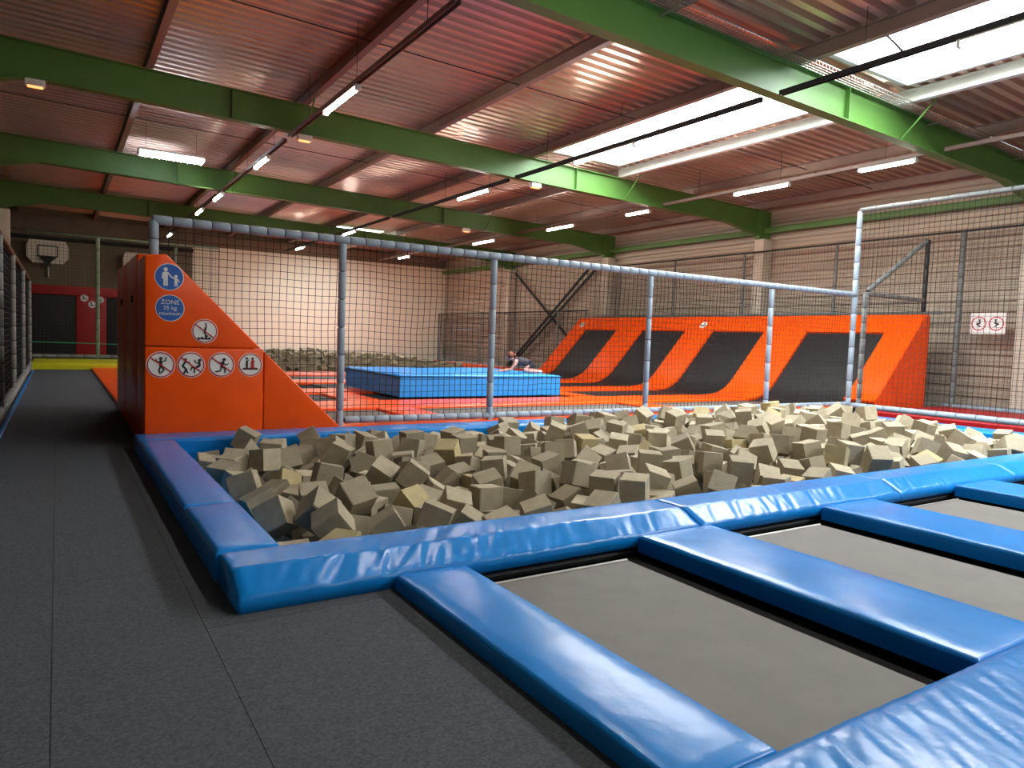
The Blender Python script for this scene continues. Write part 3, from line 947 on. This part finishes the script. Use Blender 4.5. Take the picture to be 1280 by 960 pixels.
prohibition(ws(1.506, 1.107, 0.175), wedge, [([(-0.42, 0.2), (-0.6, -0.1), (-0.35, -0.35), (-0.5, -0.65)], 0.14), ([(-0.42, 0.2), (-0.12, 0.2)], 0.09), ([(-0.35, -0.35), (-0.25, -0.62)], 0.11),
            ([(0.58, 0.2), (0.6, -0.05), (0.3, -0.25)], 0.17), ([(0.3, -0.25), (0.05, -0.2), (-0.02, -0.4)], 0.10), ([(0.25, -0.25), (0.22, -0.6)], 0.1), ([(0.55, 0.15), (0.3, 0.18), (0.25, 0.35)], 0.08)],
            [(-0.42, 0.38, 0.12), (0.6, 0.36, 0.12)], label='round white sign forbidding fighting')
prohibition(ws(1.888, 1.111, 0.172), wedge, [([(0.12, 0.2), (0.0, -0.15)], 0.22), ([(0.12, 0.2), (-0.25, 0.15)], 0.08), ([(0.15, 0.15), (0.3, -0.02), (0.5, 0.08)], 0.08),
            ([(0.02, -0.15), (-0.1, -0.5), (-0.42, -0.55)], 0.11), ([(0.02, -0.15), (0.28, -0.3), (0.25, -0.6)], 0.11)], [(0.2, 0.42, 0.13)], label='round white sign forbidding running')
prohibition(ws(2.268, 1.115, 0.165), wedge, [([(-0.28, 0.3), (-0.28, -0.2)], 0.16), ([(-0.28, 0.25), (-0.12, 0.4)], 0.06)], [(-0.28, 0.52, 0.1), (0.18, 0.52, 0.1)], slash=False,
            extra=[('sign_red', stroke([(0.18, 0.35), (0.18, -0.15)], 0.22) + stroke([(0.02, 0.1), (0.36, 0.3)], 0.08) + stroke([(0.1, -0.2), (0.26, -0.2)], 0.2)), ('sign_brown', [[(-0.7, -0.42), (0.66, -0.42), (0.55, -0.25), (-0.55, -0.25)]])],
            label='round white sign of two figures on one trampoline')

# ------------------------------------------------------------------ grey padded fences with nets
FYY = 10.5
FTOP = 3.0
fence = thing('safety_fence', 'low grey padded fence with black net behind the foam pit', 'fence', (9, FYY, 0.0))
POSTS = [1.07, 3.63, 6.30, 9.94, 13.68, 16.92]
padded_pipe('top_rail', (1.05, FYY, FTOP), (16.9, FYY, FTOP + 0.03), 0.062, 0.245, 'sleeve', fence)
padded_pipe('bottom_rail', (3.70, FYY, 0.27), (16.9, FYY, 0.27), 0.055, 0.245, 'sleeve', fence)
for k, x in enumerate(POSTS[:-1]):
    zb = 0.007
    padded_pipe('post', (x, FYY, zb), (x, FYY, FTOP - 0.05), 0.058, 0.45, 'sleeve', fence) if k else \
        padded_pipe('post', (x, FYY, 0.01), (x, FYY, FTOP), 0.060, 0.24, 'sleeve', fence)
net_part('net', (1.15, FYY + 0.07, 0.28), (1, 0, 0), 15.75, (0, 0, 1), FTOP - 0.30, 0.105, 0.0048, 'net', fence, wav=0.035)
tall = thing('safety_fence', 'tall grey padded fence with black net beside the red pads', 'fence', (16.9, 7.5, 0.0))
XT = 16.92
padded_pipe('post', (XT, FYY, 0.007), (XT, FYY, 5.1), 0.068, 0.42, 'sleeve', tall)
padded_pipe('top_rail', (XT, FYY, 5.13), (XT, 2.5, 5.13), 0.055, 0.42, 'sleeve_old', tall)
padded_pipe('bottom_rail', (XT, FYY - 0.1, 0.24), (XT, 2.5, 0.24), 0.07, 0.42, 'sleeve', tall)
padded_pipe('post', (XT, 2.5, 0.007), (XT, 2.5, 5.1), 0.06, 0.42, 'sleeve', tall)
net_part('net', (XT + 0.07, FYY, 0.28), (0, -1, 0), 8.0, (0, 0, 1), 4.84, 0.12, 0.0045, 'net', tall, wav=0.02, nrm=(1, 0, 0))
side = thing('safety_fence', 'short grey net screen with slanted brace beside the orange ramp end', 'fence', (18.8, FYY, 0.0))
padded_pipe('post', (17.42, FYY + 0.02, 0.007), (17.42, FYY + 0.02, 3.1), 0.065, 0.4, 'sleeve_old', side)
padded_pipe('slanted_brace', (17.5, FYY + 0.02, 3.16), (20.2, FYY + 0.02, 4.72), 0.065, 0.4, 'sleeve_old', side)
padded_pipe('cross_rail', (17.5, FYY + 0.02, 3.08), (20.2, FYY + 0.02, 3.08), 0.055, 0.4, 'sleeve_old', side)
padded_pipe('post', (20.25, FYY + 0.02, 2.75), (20.25, FYY + 0.02, 4.75), 0.06, 0.4, 'pipe', side)
net_part('net', (17.4, FYY + 0.10, 2.75), (1, 0, 0), 2.8, (0, 0, 1), 0.33, 0.11, 0.005, 'net', side)
wallf = thing('safety_fence', 'long grey net fence standing along the ribbed wall', 'fence', (21.4, 20, 0.0))
XW = 21.40
for y, zt in ((6.9, 5.05), (8.15, 5.05), (10.15, 5.05), (14.0, 5.05), (17.7, 5.05), (21.2, 5.05), (24.6, 5.05)):
    padded_pipe('post', (XW, y, 0.007 if y < 10.3 else 2.75), (XW, y, zt), 0.05 if y > 10.3 else 0.08, 0.42, 'sleeve_old', wallf)
padded_pipe('bottom_rail', (XW, 3.0, 0.16), (XW, 10.4, 0.16), 0.07, 0.42, 'sleeve', wallf)
mb = MB(); mb.bar([(XW, 3, 5.07), (XW, 26.5, 5.07)], 0.03, 8); mb.obj('top_cable', 'pipe', wallf, True)
mb = MB(); mb.bar([(XW, 10.6, 2.80), (XW, 26.3, 2.80)], 0.04, 8); mb.obj('middle_rail', 'sleeve_old', wallf, True)
net_part('net', (XW - 0.06, 3.0, 0.1), (0, 1, 0), 23.4, (0, 0, 1), 4.95, 0.12, 0.0042, 'net_grey', wallf)
farf = thing('safety_fence', 'dark low net fence on the ribbed wall near the white end wall', 'fence', (21.4, 35, 0.0))
for y in (42.6, 40.6, 37.0, 33.2, 29.2, 26.9):
    padded_pipe('post', (XW, y, 0.007), (XW, y, 3.1), 0.05, 0.6, 'sleeve_old', farf)
mb = MB(); mb.bar([(XW, 26.8, 3.1), (XW, 42.7, 3.1)], 0.035, 8); mb.obj('top_rail', 'pipe', farf, True)
mb = MB(); mb.bar([(XW, 37.2, 2.1), (XW, 40.5, 2.1)], 0.05, 4); mb.obj('cross_bar', 'sleeve', farf, True)
net_part('net', (XW + 0.05, 26.8, 0.05), (0, 1, 0), 15.9, (0, 0, 1), 3.05, 0.14, 0.0075, 'net', farf)

leftf = thing('safety_fence', 'black net fence with padded posts along the walkway side', 'fence', (-0.8, 16, 0.0))
XF = -0.80
for y in (5.0, 9.5, 14.3, 18.4, 23.6, 29.2):
    padded_pipe('post', (XF, y, 0.007), (XF, y, 3.0), 0.06, 0.3, 'sleeve_old', leftf)
padded_pipe('bottom_rail', (XF, 5.0, 0.12), (XF, 29.2, 0.12), 0.085, 0.3, 'sleeve_old', leftf)
mb = MB(); mb.bar([(XF, 5.0, 3.03), (XF, 29.3, 3.03)], 0.05, 8); mb.obj('top_rail', 'sign_brown', leftf, True)
net_part('net', (XF - 0.05, 5.0, 0.1), (0, 1, 0), 24.2, (0, 0, 1), 2.9, 0.11, 0.008, 'net', leftf)
for k in range(6):
    a, b = 5.0 + k * 4.03, 5.0 + (k + 1) * 4.03
    box('black_screen', XF - 0.14, XF - 0.10, a, b - 0.02, 0.05, 2.98, 'black_panel', leftf)
_props(box('edge_pad', -0.71, -0.65, 5.0, 28, 0.007, 0.05, 'blue_vinyl', None, 0.01), 'thin blue edging strip along the foot of the black walkway fence', 'edging')

endf = thing('safety_fence', 'high net fence behind the yellow pad at the walkway end', 'fence', (2, 33.0, 0.22))
for x in (1.36, 4.2):
    padded_pipe('post', (x, 33.0, 0.007), (x, 33.0, 5.05), 0.075, 0.45, 'sleeve_green', endf)
mb = MB(); mb.bar([(-1.0, 33, 5.06), (5.9, 33, 5.06)], 0.04, 8); mb.obj('top_rail', 'sleeve_green', endf, True)
padded_pipe('bottom_rail', (-0.95, 33.0, 0.31), (5.9, 33.0, 0.31), 0.08, 0.45, 'sleeve_old', endf)
net_part('net', (-0.95, 33.06, 0.3), (1, 0, 0), 6.85, (0, 0, 1), 4.75, 0.13, 0.006, 'net_grey', endf)

# ------------------------------------------------------------------ red pads, sign on the wall net
for k, (a, b) in enumerate(((4.0, 7.2), (7.21, 10.38))):
    soft_pad('floor_pad', 17.25, 21.25, a, b, 0.007, 0.13, 'red_vinyl', seed=30 + k, cell=0.2,
             label=['red floor pad between the tall fence and the sign board', 'red floor pad at the foot of the orange ramp end'][k], cat='pad')
t = thing('warning_board', 'white rectangular warning board hung on the wall net', 'sign', (21.28, 9.5, 2.2))
box('board', 21.27, 21.285, 8.89, 9.75, 2.2, 2.77, 'sign_white', t)
for yc, fl in ((9.54, 1), (9.11, -1)):
    s = Sign((21.268, yc, 2.48), (0, -1, 0), UZ_, 0.19)
    q = s.fill('prohibition_ring', annulus(0.86, 1.0), 'sign_red', 0.003, t)
    fg = stroke([(0.1 * fl, 0.35), (0.15 * fl, 0.0), (-0.3 * fl, -0.05), (0.2 * fl, -0.4)], 0.16) + stroke([(-0.35 * fl, 0.1), (0.3 * fl, 0.1)], 0.07) + [disc(0.13, 10, 0.12 * fl, 0.52)]
    s.fill('pictogram', fg, 'sign_black', 0.004, t)
for y in (8.87, 9.77):
    mb = MB(); mb.bar([(21.28, y, 2.76), (21.34, y + (0.08 if y > 9.5 else -0.08), 2.84)], 0.008, 4); mb.obj('tie', 'sign_black', t)

# ------------------------------------------------------------------ orange trampoline hall floor
def floor_pad(x0, x1, y0, y1, label, z1=0.075, seed=0, m='orange_vinyl', group='orange floor pads'):
    return soft_pad('floor_pad', x0, x1, y0, y1, 0.003, z1, m, r=0.03, puff=0.012, cell=0.25, seed=seed, amp=0.008, label=label, cat='pad', group=group)
BANDS = [(10.36, 10.95), (13.95, 15.55), (17.75, 19.1), (21.45, 22.95), (25.15, 27.7)]
BLAB = ['narrow orange floor pad along the foot of the low grey fence', 'orange floor pad before the thick blue mat, running to the first ramp strip', 'orange floor pad running towards the second ramp strip',
        'orange floor pad running towards the third ramp strip', 'wide orange floor pad before the distant foam heap']
XB0, XB1 = 3.6, 17.3
for k, (a, b) in enumerate(BANDS):
    floor_pad(XB0 if k < 2 else 1.0, XB1 if k else 16.8, a, b, BLAB[k], 0.19 if k == 0 else 0.075, 40 + k)
COLP = [(1.0, 3.4), (5.6, 6.4), (12.2, 12.9)]
for c, (a, b) in enumerate(COLP):
    for k in range(4):
        y0, y1 = BANDS[k][1] + 0.01, BANDS[k + 1][0] - 0.01
        if c == 0:
            if k == 0: continue
            if k == 1: y0 = 15.56
        if c == 1 and k > 1: continue
        floor_pad(a, b, y0, y1, 'orange cross pad between two floor trampolines' if c else 'wide orange pad bordering the grey walkway', seed=60 + 5 * c + k, group='orange cross pads' if c else 'wide orange border pads')
for k in range(4):
    y0, y1 = BANDS[k][1] - 0.02, BANDS[k + 1][0] + 0.02
    for (a, b) in ((3.4, 5.6), (6.4, 12.2), (12.9, 17.3)):
        _props(box('trampoline_bed', a + 0.05, b - 0.05, y0 + 0.06, y1 - 0.06, 0.003, 0.028, 'bed' if k == 0 else 'bed_dark'), 'dark floor trampoline bed between the orange pads', 'trampoline', 'floor trampolines in the orange hall')
# border around the distant pit and along the end wall
floor_pad(1.0, 6.5, 27.75, 32.4, 'large orange pad beside the distant foam heap', seed=80)
floor_pad(16.7, 20.9, 27.75, 42.3, 'long orange pad along the dark low net fence', seed=81)
floor_pad(6.5, 16.6, 37.7, 42.3, 'orange pad between the distant foam heap and white wall', seed=82, z1=0.3)

# thick blue mat
mat_t = thing('crash_mat', 'thick bright blue crash mat lying on the orange floor pads', 'mat', (9.45, 17.9, 0.09))
soft_pad('mat_body', 7.02, 11.85, 15.95, 19.85, 0.095, 0.64, 'blue_mat', mat_t, r=0.05, puff=0.02, cell=0.15, seed=90, amp=0.02)
mb = MB()
for pts in ([(7.01, 15.94, 0.6), (11.86, 15.94, 0.6)], [(7.01, 15.94, 0.6), (7.01, 19.86, 0.6)], [(11.86, 15.94, 0.6), (11.86, 19.86, 0.6)]):
    mb.bar(pts, 0.016, 6)
mb.obj('piping', 'blue_vinyl', mat_t, True)

# ------------------------------------------------------------------ sloped trampoline bank along the right wall
bank = thing('ramp_bank', 'row of sloped orange-framed trampolines along the ribbed wall', 'trampoline', (19, 18, 0.0))
TH = math.atan2(2.62, 2.42); X0S = 18.05; RR = 1.5; TT = RR * math.tan(TH / 2)
SLEN = math.hypot(2.62, 2.42)
def prof(s, off):
    """s metres along the profile from x = 17.3; off = height over the bed"""
    xs = X0S - TT
    l0 = xs - 17.3; la = RR * TH
    if s < l0: return (17.3 + s, 0.03 + off)
    if s < l0 + la:
        a = (s - l0) / RR
        return (xs + (RR - off) * math.sin(a), 0.03 + RR - (RR - off) * math.cos(a))
    d = s - l0 - la + TT
    return (X0S + d * math.cos(TH) - off * math.sin(TH), 0.03 + d * math.sin(TH) + off * math.cos(TH))
STOT = (X0S - TT - 17.3) + RR * TH + SLEN - TT
def strip(name, y0, y1, s0, s1, off, thick, m, n=26):
    top = [prof(s0 + (s1 - s0) * k / n, off) for k in range(n + 1)]
    bot = [prof(s0 + (s1 - s0) * k / n, off - thick) for k in range(n + 1)]
    mb = MB(); i = 0
    v = [(p[0], y0, p[1]) for p in top] + [(p[0], y0, p[1]) for p in reversed(bot)]
    N = len(v)
    v += [(p[0], y1, p[2]) for p in v]
    f = []
    for k in range(n):
        f += [[k, k + 1, N - 2 - k, N - 1 - k], [N + k + 1, N + k, N + N - 1 - k, N + N - 2 - k]]
    for k in range(N):
        j = (k + 1) % N
        f.append([k, N + k, N + j, j])
    bm = bmesh.new(); vs = [bm.verts.new(p) for p in v]
    for q in f: bm.faces.new([vs[k] for k in q])
    return bm_obj(name, bm, m, bank)
HO = [(11.4, 13.9), (15.5, 17.75), (19.05, 21.42), (22.95, 25.1)]
ST = [(10.55, 11.4), (13.9, 15.5), (17.75, 19.05), (21.42, 22.95), (25.1, 26.1)]
SH = STOT - 0.72
for y0, y1 in ST: strip('frame_pad', y0 + 0.004, y1 - 0.004, 0.02 if y0 > 11 else 0.9, SH, 0.07, 0.075, 'orange_vinyl')
for y0, y1 in HO: strip('jump_bed', y0 - 0.05, y1 + 0.05, 0.1, SH + 0.1, 0.0, 0.012, 'bed_dark')
TY = [10.55, 14.7, 18.4, 22.2, 26.1]
for a, b in zip(TY[:-1], TY[1:]): strip('top_pad', a + 0.004, b - 0.004, SH + 0.004, STOT, 0.07, 0.08, 'orange_vinyl', 6)
tp = prof(STOT, 0.07)
mb = MB(); mb.prism([(20.62, 0.007), (20.62, tp[1] - 0.01)] + [prof(STOT - (STOT - 1.0) * k / 14, 0.06) for k in range(15)] + [(prof(1.0, 0.06)[0], 0.007)], 1, 10.52, 10.55)
mb.obj('end_panel', 'orange_vinyl', bank, fix=True)
mb = MB(); mb.prism([(18.35, 0.007), (20.6, 0.007), (20.6, 2.5), (20.4, 2.5)], 1, 26.105, 26.15); mb.obj('end_panel', 'orange_vinyl', bank, fix=True)
box('back_panel', 20.64, 20.7, 10.55, 26.1, 0.007, 2.66, 'black_panel', bank)
nrm = Vector((-math.sin(TH), 0, math.cos(TH))); upv = Vector((math.cos(TH), 0, math.sin(TH)))
for yc in (25.55, 18.35):
    c = prof(SH + 0.28, 0.07)
    s = Sign((c[0], yc, c[1]), (0, -1, 0), upv, 0.16)
    b = s.fill('sign', [disc(1.0)], 'sign_white', 0.006, bank)
    s.fill('pictogram', stroke([(-0.4, -0.3), (0.1, 0.1), (0.3, -0.35)], 0.2) + [disc(0.2, 10, 0.25, 0.4)], 'sign_black', 0.009, b)

# ------------------------------------------------------------------ far left: yellow pad, red and black wall pads, backboards
soft_pad('floor_pad', -0.78, 5.9, 29.02, 32.85, 0.007, 0.22, 'yellow_vinyl', cell=0.25, seed=95, label='bright yellow floor pad across the end of the grey walkway', cat='pad')
rp = thing('wall_padding', 'red and black wall padding under the basketball boards', 'wall padding', (2, 42.8, 0))
box('red_header', -1.9, 6.1, 42.72, 42.98, 3.03, 3.5, 'red_vinyl', rp, 0.02)
box('black_pad', -1.9, 0.80, 42.78, 42.98, 0.007, 3.02, 'black_panel', rp, 0.02)
box('red_pad', 0.81, 2.16, 42.72, 42.98, 0.007, 3.02, 'red_vinyl', rp, 0.02)
box('black_pad', 2.17, 4.4, 42.78, 42.98, 0.007, 3.02, 'black_panel', rp, 0.02)
box('red_pad', 4.41, 6.1, 42.72, 42.98, 0.007, 3.02, 'red_vinyl', rp, 0.02)
for x, z in ((1.17, 2.93), (1.52, 2.62), (1.86, 2.88)):
    s = Sign((x, 42.71, z), RX_, UZ_, 0.18)
    b = s.fill('sign', [disc(1.0)], 'sign_white', 0.006, rp)
    s.fill('pictogram', stroke([(-0.3, 0.3), (0.0, -0.1), (0.4, -0.3)], 0.22) + stroke([(-0.4, -0.2), (0.1, -0.15)], 0.18) + [disc(0.17, 10, -0.25, 0.45)], 'sign_black', 0.009, b)
def backboard(x, z, label):
    t = thing('basketball_backboard', label, 'backboard', (x, 42.3, z - 0.6))
    w, h = 0.87, 0.56
    poly = [(-w, -h * 0.5), (-w * 0.72, -h), (w * 0.72, -h), (w, -h * 0.5), (w, h * 0.5), (w * 0.86, h), (-w * 0.86, h), (-w, h * 0.5)]
    mb = MB(); mb.prism([(x + a, z + b) for a, b in poly], 1, 42.25, 42.3); mb.obj('board', 'board', t, fix=True)
    mb = MB()
    x0, x1, z0, z1, q = x - 0.43, x + 0.43, z - 0.25, z + 0.33, 0.055
    for r_ in ((x0, x1, z1 - q, z1), (x0, x1, z0, z0 + q), (x0, x0 + q, z0, z1), (x1 - q, x1, z0, z1)):
        mb.box(r_[0], r_[1], 42.235, 42.249, r_[2], r_[3])
    mb.obj('target_square', 'sign_black', t)
    mb = MB(); mb.prism([(x - 0.42, z - 0.22), (x + 0.42, z - 0.22), (x + 0.12, z - 0.5), (x + 0.12, z - 0.72), (x - 0.12, z - 0.72), (x - 0.12, z - 0.5)], 1, 42.15, 42.234)
    mb.obj('hoop_bracket', 'sign_black', t, fix=True)
    mb = MB(); n = 18
    ring = [(x + 0.225 * math.cos(2 * math.pi * k / n), 41.9 + 0.225 * math.sin(2 * math.pi * k / n), z - 0.3) for k in range(n + 1)]
    for a, b in zip(ring[:-1], ring[1:]): mb.bar([a, b], 0.012, 5)
    mb.obj('hoop', 'sign_black', t)
    mb = MB(); mb.bar([(x, 42.3, z - 0.4), (x, 42.92, z - 0.4)], 0.05, 6); mb.bar([(x, 42.9, z - 1.2), (x, 42.9, z + 0.2)], 0.06, 6); mb.obj('wall_bracket', 'galv', t)
backboard(-0.39, 5.1, 'basketball backboard in full view beside the black side netting')
backboard(3.75, 4.85, 'basketball backboard half hidden behind the orange sign wedge')
mb = MB(); mb.bar([(-0.9, 32.93, 0.86), (1.36, 32.93, 0.83), (4.2, 32.93, 0.8)], 0.012, 5)
mb.obj('green_light_streak', 'light_streak', endf)  # a green streak of light, given the shape of a thin bar

# ------------------------------------------------------------------ person crouching on the blue mat
O = Vector((11.72, 16.62, 0.665)); FWD = Vector((-0.84, 0.54, 0)).normalized(); SID = Vector((-0.54, -0.84, 0)).normalized(); UP = Vector((0, 0, 1))
def pp(a, s, z): return O + FWD * (a * 1.0) + SID * (s * 1.1) + UP * (z * 0.8)
J = {}
def person():
    verts, edges, rad = [], [], []
    def add(name, p, r, par=None):
        J[name] = len(verts); verts.append(p); rad.append(r)
        if par is not None: edges.append((J[par], J[name]))
    add('pelvis', pp(0.30, 0, 0.30), 0.135)
    add('waist', pp(0.46, 0, 0.36), 0.115, 'pelvis')
    add('chest', pp(0.66, 0, 0.40), 0.135, 'waist')
    add('collar', pp(0.79, 0, 0.42), 0.085, 'chest')
    add('neck', pp(0.86, 0, 0.46), 0.05, 'collar')
    add('head0', pp(0.93, 0.02, 0.50), 0.075, 'neck')
    add('head1', pp(0.98, 0.03, 0.55), 0.095, 'head0')
    add('head2', pp(1.02, 0.03, 0.63), 0.075, 'head1')
    add('nose', pp(1.09, 0.03, 0.545), 0.018, 'head1')
    for t, s in (('l', 1), ('r', -1)):
        add('sh' + t, pp(0.77, 0.17 * s, 0.39), 0.06, 'collar')
        add('el' + t, pp(0.90, 0.20 * s, 0.10), 0.043, 'sh' + t)
        add('wr' + t, pp(1.14, 0.18 * s, 0.04), 0.03, 'el' + t)
        add('pa' + t, pp(1.20, 0.175 * s, 0.032), 0.034, 'wr' + t)
        for k, (da, ds) in enumerate(((0.075, 0.045), (0.105, 0.018), (0.11, -0.008), (0.095, -0.032))):
            add('f%d%s' % (k, t), pp(1.22 + da * 0.4, (0.175 + ds * 0.7) * s, 0.026), 0.010, 'pa' + t)
            add('g%d%s' % (k, t), pp(1.22 + da, (0.175 + ds) * s, 0.014), 0.008, 'f%d%s' % (k, t))
        add('th' + t, pp(1.21, (0.175 - 0.055) * s, 0.022), 0.010, 'pa' + t)
        add('hp' + t, pp(0.30, 0.11 * s, 0.25), 0.095, 'pelvis')
        add('kn' + t, pp(0.56, 0.17 * s, 0.07), 0.065, 'hp' + t)
        add('cf' + t, pp(0.34, 0.17 * s, 0.065), 0.058, 'kn' + t)
        add('an' + t, pp(0.12, 0.16 * s, 0.055), 0.04, 'cf' + t)
        add('to' + t, pp(0.02, 0.16 * s, 0.04), 0.036, 'an' + t)
    me = bpy.data.meshes.new('body_frame')
    me.from_pydata([tuple(v) for v in verts], edges, [])
    ob = bpy.data.objects.new('body_frame', me); COL.objects.link(ob)
    sk = ob.modifiers.new('skin', 'SKIN'); sk.use_smooth_shade = True
    for k, d in enumerate(me.skin_vertices[0].data):
        d.radius = (rad[k], rad[k]); d.use_root = (k == 0)
    sb = ob.modifiers.new('sub', 'SUBSURF'); sb.levels = 2
    dg = bpy.context.evaluated_depsgraph_get()
    body = bpy.data.meshes.new_from_object(ob.evaluated_get(dg))
    bpy.data.objects.remove(ob)
    body.materials.clear()
    for m in ('skin', 'shirt', 'shorts', 'sock'): body.materials.append(MATS[m])
    for p in body.polygons:
        d = p.center - O
        a, s, z = d.dot(FWD), d.dot(SID) / 1.1, d.z / 0.8
        if a < 0.13: p.material_index = 3
        elif a < 0.40 and z > 0.17: p.material_index = 2
        elif 0.36 <= a < 0.82 and z > 0.22 and abs(s) < 0.16: p.material_index = 1
    base = O
    for v in body.vertices: v.co -= base
    root = link_mesh('person', body, Matrix.Translation(base), None, label='person in a dark grey top crouching on hands and knees on the blue crash mat', cat='person')
    # hair: cap over the back of the head with a short ponytail
    bm = bmesh.new()
    bmesh.ops.create_uvsphere(bm, u_segments=16, v_segments=10, radius=0.108)
    c = pp(0.965, 0.03, 0.60)
    for v in bm.verts:
        v.co = c + v.co + Vector((0, 0, 0.0)) - FWD * 0.015 + FWD * (0.012 * math.sin(v.co.z * 60))
    bm_obj('hair', bm, 'hair', root, True)
    mb = MB(); mb.bar([pp(0.90, 0.03, 0.66), pp(0.83, 0.04, 0.64), pp(0.80, 0.05, 0.55), pp(0.81, 0.05, 0.48)], [0.03, 0.035, 0.03, 0.01], 8); mb.obj('ponytail', 'hair', root, True)
    for s in (-1, 1):
        box_ = MB(); box_.bar([pp(1.062, 0.03 + 0.034 * s, 0.575), pp(1.072, 0.03 + 0.034 * s, 0.575)], 0.010, 8); box_.obj('eye', 'sign_black', root)
    box_ = MB(); box_.bar([pp(1.055, 0.0, 0.505), pp(1.058, 0.06, 0.505)], 0.007, 6); box_.obj('mouth', 'sign_red', root)
person()
